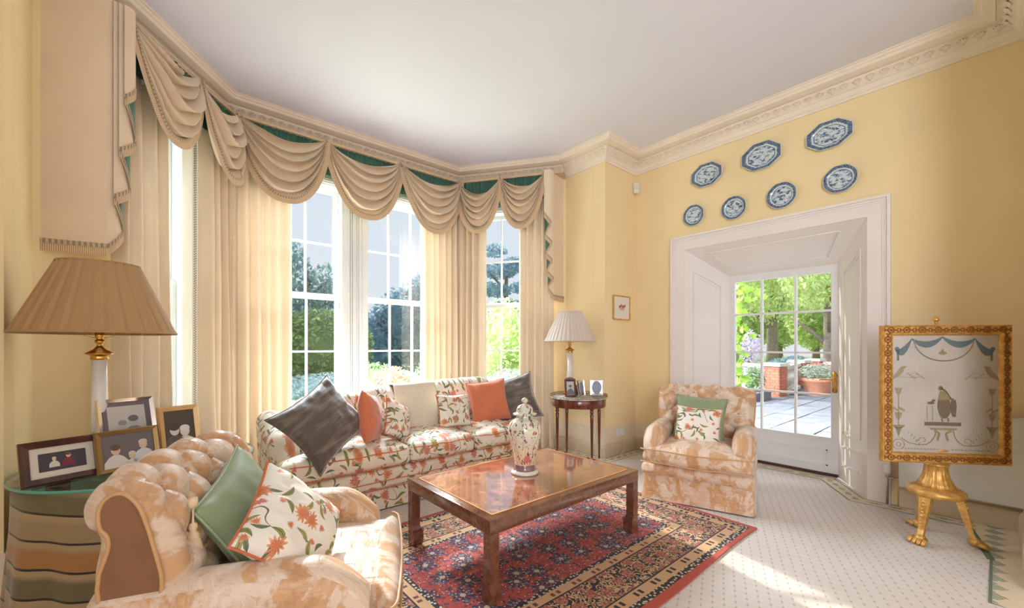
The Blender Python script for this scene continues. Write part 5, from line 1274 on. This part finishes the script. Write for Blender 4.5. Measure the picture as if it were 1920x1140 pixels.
o = B().tube([(3.66, 3.24, .745), (3.80, 3.42, .74), (3.86, 3.44, .66), (3.89, 3.36, .45), (3.93, 3.24, .22), (3.90, 3.35, .02)], .0035, 6).mk('lamp_cable', MT['plastic'], None); tag(o, 'white lamp cable trailing down behind the round side table', 'cable')
o = B().tube([(-.26, 3.10, .71), (-.33, 3.20, .73), (-.42, 3.17, .72), (-.44, 3.10, .705)], .003, 6).mk('lamp_cable', simple('brown flex', lin(120, 84, 60), .5), None); tag(o, 'brown loop of lamp cable on the glass table behind the lamp', 'cable')
# ---------------------------------------------------------------- plates on the wall
def wallplate(label, y, z, rx, rz, ang=0., octo=False, cat='plate', group='blue and white plates above the door'):
    o = thing('platter' if octo else 'plate', label, cat, (XR-.004, y, z), -pi/2, group=None)
    o['group'] = group
    V = []; F = []; UV = []; N = 48
    def sh(t):
        c, s = cos(t), sin(t)
        if octo:
            # elongated octagon
            m_ = max(abs(c), abs(s), (abs(c)+abs(s))*.715); return c/m_, s/m_
        m_ = 1+.012*cos(8*t); return c/m_, s/m_
    lay = [(0, .018), (.6, .018), (.68, .02), (.74, .028), (.97, .036), (1.0, .034), (.98, .026), (.7, .014), (.6, .006), (0, .006)]
    for r, d in lay:
        for k in range(N): c, s = sh(2*pi*k/N); c0, s0 = cos(2*pi*k/N), sin(2*pi*k/N); bl = min(1, r*1.0); x, zz = (c*bl+c0*(1-bl))*r, (s*bl+s0*(1-bl))*r; V.append((x*rx, -d, zz*rz)); UV.append((x*rx/.125, zz*rz/.125))
    for i in range(len(lay)-1):
        for k in range(N): F.append((i*N+k, i*N+(k+1) % N, (i+1)*N+(k+1) % N, (i+1)*N+k))
    pm = mk('porcelain', V, F, MT['plate'], o, uv=UV); l2 = pm.data.uv_layers.new(name='R')
    for lp in pm.data.loops: l2.data[lp.index].uv = (lay[lp.vertex_index//N][0] if lp.vertex_index//N < 6 else 1., 0)

    b = B(); b.tube([(-rx*.3, -.006, rz*.93), (-rx*.3, -.037, rz*.97)], .002, 4); b.tube([(0, -.002, rz*.5), (0, -.004, rz*1.05)], .0015, 4); b.mk('hanger', MT['steel'], o)
G = 'blue and white plates above the door'
wallplate('smallest round blue plate, leftmost of the lower row above the door', 2.204, 2.758, .118, .118)
wallplate('round blue plate second from the left in the lower row above the door', 1.78, 2.735, .124, .122)
wallplate('round blue plate with a broad pale rim, third in the lower row above the door', 1.346, 2.745, .128, .126)
wallplate('round blue plate at the right end of the lower row above the door', .894, 2.768, .125, .122)
wallplate('small octagonal blue platter, leftmost of the upper row', 2.062, 3.168, .168, .125, octo=True)
wallplate('large octagonal blue platter in the middle of the upper row', 1.523, 3.187, .180, .135, octo=True)
wallplate('octagonal blue platter at the right end of the upper row, nearest the cornice', .974, 3.185, .172, .125, octo=True)
# ---------------------------------------------------------------- radiator behind the screen
RD = thing('radiator', 'white flat panel radiator on the right wall behind the gilt screen', 'radiator', (XR-.06, .18, .18)); V, F = softbox(.05, .66, .62, .008, 6)
V = [Vector(v)+Vector((0, 0, .31)) for v in V]; mk('panel', V, F, MT['plastic'], RD); b = B()
for k in range(22): b.box((0, -.3+k*.0285, .624), (.04, .012, .006))
b.mk('top_grille', MT['plastic'], RD, smooth=False); b = B(); b.tube([(.0, .33, .05), (.0, .40, .05), (.0, .40, -.172)], .009, 8); b.tube([(0, .40, .05), (0, .40, .09)], .014, 10); b.mk('valve', MT['steel'], RD); b = B(); b.lathe([(.022, .085), (.024, .09), (.024, .14), (.018, .148), (0, .148)], 16, (0, .40, 0)); b.mk('valve_head', MT['plastic'], RD)
b = B(); b.box((.034, -.2, .3), (.03, .04, .3)); b.box((.034, .2, .3), (.03, .04, .3)); b.mk('bracket', MT['steel'], RD, smooth=False)
# ---------------------------------------------------------------- gilt pole screen
PS = thing('pole_screen', 'gilt pole screen with an embroidered panel on a three-footed fluted base', 'screen', (3.985, .265, 0))
B().lathe([(.0, .30), (.135, .30), (.145, .31), (.145, .335), (.125, .35), (.105, .358), (0, .358)], 40).mk('plinth', MT['gold'], PS)
B().lathe([(.10, .355), (.085, .385), (.068, .42), (.06, .46), (.056, .50), (.066, .503), (.066, .512), (.056, .516), (.053, .56), (.05, .59), (.05, .60), (.062, .603), (.066, .612), (.055, .618), (0, .62)], 64, flute=lambda t, z: ((.10*(abs(sin(t*10))-.5)) if (z < .595 and not .5 < z < .514) else 0)).mk('fluted_column', MT['gold'], PS)
for k, (dx, dy) in enumerate(((.185, .125), (-.185, .068), (.02, -.165))):
    L = hypot(dx, dy); ux, uy = dx/L, dy/L; b = B(); V = []; F = []; st = [(.10, .31, .045, .035), (.115, .26, .040, .034), (.13, .20, .033, .030), (.145, .14, .027, .026), (.158, .09, .022, .022), (.172, .055, .022, .022)]
    for i, (r, z, hw, hd) in enumerate(st):
        for a, c_ in ((-1, -1), (1, -1), (1, 1), (-1, 1)): V.append((ux*(r+c_*hd*.6)-uy*a*hw*.7, uy*(r+c_*hd*.6)+ux*a*hw*.7, z))
        if i: F += [((i-1)*4+j, (i-1)*4+(j+1) % 4, i*4+(j+1) % 4, i*4+j) for j in range(4)]
    F += [(0, 1, 2, 3), (23, 22, 21, 20)]; b.add(V, F)
    for i in range(8):
        z = .27-.022*i; r = .112+.0062*i+.022; b.sphere((ux*r, uy*r, z), .011-.0004*i, 6, (1, 1, .8))
    leg = b.mk('leg', MT['gold'], PS, smooth=False); b = B(); b.sphere((ux*.175, uy*.175, .034), .032, 12, (1., 1., .9))
    for t in (-.6, -.2, .2, .6): b.tube([(ux*.18-uy*t*.045, uy*.18+ux*t*.045, .035), (ux*.21-uy*t*.06, uy*.21+ux*t*.06, .028), (ux*.235-uy*t*.062, uy*.235+ux*t*.062, .012)], [.015, .014, .009], 8)
    b.mk('paw_foot', MT['gold'], leg)
b = B(); b.tube([(0, 0, .6), (0, 0, 1.455)], .009, 10); b.lathe([(.006, 1.448), (.012, 1.455), (.009, 1.462), (.016, 1.468), (.019, 1.478), (.014, 1.488), (.005, 1.495), (0, 1.503)], 16); b.mk('pole', MT['gold'], PS)
PA = math.atan2(-.559, .485)   # direction of the panel's width
SC = bpy.data.objects.new('screen_panel', None); link(SC, PS); SC.location = (-.035, -.04, .527); SC.rotation_euler = (0, 0, PA)
W2, H2, bd = .745, .909, .062
f = B(); P = [(-W2/2, 0), (W2/2, 0), (W2/2, H2), (-W2/2, H2)]
ins = lambda k: [(x+(k if x < 0 else -k), z+(k if z < H2/2 else -k)) for x, z in P]
lay = [(ins(0), .018), (ins(0), -.016), (ins(.006), -.022), (ins(.012), -.018), (ins(bd-.016), -.018), (ins(bd-.012), -.024), (ins(bd-.004), -.022), (ins(bd+.006), -.006), (ins(bd+.006), .01)]
V = []; F = []
for pts, y in lay: V += [(x, y, z) for x, z in pts]
for i in range(len(lay)-1): F += [(i*4+j, i*4+(j+1) % 4, (i+1)*4+(j+1) % 4, (i+1)*4+j) for j in range(4)]
f.add(V, F); FRM = f.mk('frame', MT['gold'], SC, smooth=False)
ob = B(); ob.tube([(.018*cos(2*pi*k/12), -.019, .018*sin(2*pi*k/12)) for k in range(12)], .0045, 5, True); ob.sphere((0, -.02, 0), .008, 8)
for s_ in (-1, 1): ob.sphere((s_*.03, -.02, 0), .007, 6, (1.6, .7, .8)); ob.sphere((s_*.040, -.02, .009), .005, 5); ob.sphere((s_*.040, -.02, -.009), .005, 5)
me = None
MT['darkgold'] = simple('gilding in painted shade', lin(150, 98, 46), .45, .4)  # darker gold stands in for recess shade so the relief reads
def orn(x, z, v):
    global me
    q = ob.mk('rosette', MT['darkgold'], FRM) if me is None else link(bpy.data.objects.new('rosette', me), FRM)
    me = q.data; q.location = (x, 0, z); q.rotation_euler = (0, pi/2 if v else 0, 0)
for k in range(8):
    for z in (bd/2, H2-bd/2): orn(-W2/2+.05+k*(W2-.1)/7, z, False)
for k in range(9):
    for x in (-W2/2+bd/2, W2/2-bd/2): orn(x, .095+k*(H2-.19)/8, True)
silk = simple('aged grey silk', lin(196, 188, 178), .7, var=.07, vs=5)
b = B(); b.box((0, .002, H2/2), (W2-2*bd+.01, .012, H2-2*bd+.01)); b.mk('silk', silk, SC, smooth=False); b = B(); b.box((0, .012, H2/2), (W2-.02, .006, H2-.02)); b.mk('back_board', MT['darkframe'], SC, smooth=False)
iw, ih = W2-2*bd, H2-2*bd
E_bl, E_ol, E_br, E_gr = simple('grey blue silk thread', lin(104, 122, 128), .6), simple('olive silk thread', lin(158, 142, 104), .6), simple('brown silk thread', lin(126, 110, 92), .6), simple('pale olive thread', lin(160, 150, 116), .6)
U = lambda x, z: ((x-.5)*iw, bd+(1-z)*ih)     # picture coordinates: x right, z down, 0..1
def stroke(pts, w_):
    out = []
    for i in range(len(pts)-1):
        (x0, z0), (x1, z1) = pts[i], pts[i+1]; dx, dz = x1-x0, z1-z0; L = hypot(dx, dz) or 1; nx, nz = -dz/L*w_/2, dx/L*w_/2; out.append([(x0+nx, z0+nz), (x1+nx, z1+nz), (x1-nx, z1-nz), (x0-nx, z0-nz)])
    return out
def arcp(cx, cz, r, a0, a1, n=10, ry=None): return [U(cx+r*cos(a0+(a1-a0)*k/n), cz+(ry or r*iw/ih)*sin(a0+(a1-a0)*k/n)) for k in range(n+1)]
sw_ = []
for (x0, x1, z0, z1, dp) in ((.04, .19, .13, .03, .11), (.19, .48, .03, .015, .075), (.48, .78, .015, .03, .075), (.78, .95, .03, .13, .11)):
    top = []; bot = []
    for k in range(13):
        t = k/12; zz = z0+(z1-z0)*t; s_ = 4*t*(1-t); top.append(U(x0+(x1-x0)*t, zz+dp*.45*s_*(1 if dp < .1 else .4))); bot.append(U(x0+(x1-x0)*t, zz+.012+dp*s_*(1 if dp < .1 else .7)))
    for k in range(12): sw_.append([top[k], top[k+1], bot[k+1], bot[k]])
sw_ += stroke([U(.06, .13), U(.06, .22)], .012)+stroke([U(.93, .13), U(.93, .22)], .012)+[ell(*U(.05, .12), .014, .014, 10), ell(*U(.94, .12), .014, .014, 10)]
flat('embroidery', sw_, E_bl, SC, -.0065)
g_ = []
for x0, x1 in ((.21, .49), (.49, .77)):
    pts = [U(x0+(x1-x0)*t/14, .05+.17*(1-((t/14 if x0 > .3 else 1-t/14))**2.2)**.6) for t in range(15)]; g_ += stroke(pts, .006)
    for p in pts: g_.append(ell(p[0], p[1], .006, .004, 6))
g_ += [ell(*U(.48, .155), .024, .012, 10), ell(*U(.48, .135), .006, .012, 8)]
for s_ in (0, 1):
    m_ = lambda x: x if s_ == 0 else 1-x
    Um = lambda x, z: U(m_(x), z)
    g_.append([Um(.0, .37), Um(.05, .32), Um(.09, .27), Um(.12, .265), Um(.145, .27), Um(.12, .285), Um(.105, .32), Um(.07, .35), Um(.01, .38)])
    for k in range(8): g_.append(ell(*Um(.15+.022*k, .33+.012*((k*5) % 4)), .010, .003, 6, .6*(-1)**k))
    g_ += stroke([Um(.03, .36), Um(.28, .36)], .002)+stroke([Um(.065, .50), Um(.065, .86)], .004)+stroke([Um(.17, .34), Um(.24, .31)], .002)
    for z in (.45, .66): g_.append([Um(.03, z), Um(.10, z), Um(.085, z+.045), Um(.065, z+.06), Um(.045, z+.045)])
    for k in range(6): g_.append(ell(*Um(.015+.02*k, .62+.01*(k % 3)), .009, .006, 6, .5*(-1)**k))
    g_ += stroke([Um(.01, .77), Um(.065, .80), Um(.12, .77)], .010); g_.append([Um(.02, .765), Um(.11, .765), Um(.07, .85), Um(.06, .85)])
    for r in (.055, .022): 
        c0 = Um(.065, .93); g_ += stroke([(c0[0]+r*iw*cos(2*pi*k/18), c0[1]+r*iw*sin(2*pi*k/18)) for k in range(19)], .0035)
    g_ += stroke([Um(.09, .875), Um(.16, .915), Um(.25, .93), Um(.33, .925), Um(.38, .895), Um(.41, .85), Um(.42, .80)], .006)
    g_ += stroke([Um(.25, .9), Um(.27, .87), Um(.31, .87), Um(.32, .895), Um(.295, .905)], .004)
    for k in range(9): g_.append(ell(*Um(.17+.012*k+(.01 if k % 2 else -.01), .83+.012*k), .006, .003, 6, 1.))
    for k in range(12): g_.append(ell(*Um(.10+.03*k, .965+.012*((k*3) % 3)), .008, .0035, 6, .4*(-1)**k))
flat('embroidery', g_, E_gr, SC, -.0068)
br = [[U(.31, .735), U(.65, .735), U(.65, .765), U(.31, .765)], [U(.44, .545), U(.49, .53), U(.54, .545), U(.56, .60), U(.55, .66), U(.52, .70), U(.475, .705), U(.445, .66), U(.43, .60)], [U(.56, .55), U(.60, .545), U(.61, .60), U(.60, .69), U(.57, .685), U(.55, .62)]]+stroke([U(.465, .455), U(.49, .46), U(.52, .49), U(.55, .535), U(.58, .545)], .012)+[ell(*U(.462, .45), .013, .015, 12), ell(*U(.37, .575), .022, .009, 10), ell(*U(.395, .555), .012, .008, 8, .5)]+stroke([U(.47, .705), U(.48, .73)], .008)+stroke([U(.53, .70), U(.535, .73)], .008)
flat('embroidery', br, E_br, SC, -.0071)
ol = [[U(.455, .475), U(.49, .475), U(.53, .51), U(.545, .545), U(.44, .55)], [U(.35, .785), U(.62, .785), U(.60, .80), U(.37, .80)]]+stroke([U(.40, .805), U(.45, .83), U(.43, .89)], .012)+stroke([U(.56, .805), U(.51, .83), U(.53, .89)], .012)+stroke([U(.335, .60), U(.335, .72)], .002)+stroke([U(.385, .60), U(.385, .72)], .002)
flat('embroidery', ol, E_ol, SC, -.0074)
for c_ in SC.children:
    if c_.name.startswith('embroidery'): c_['kind'] = 'stuff'
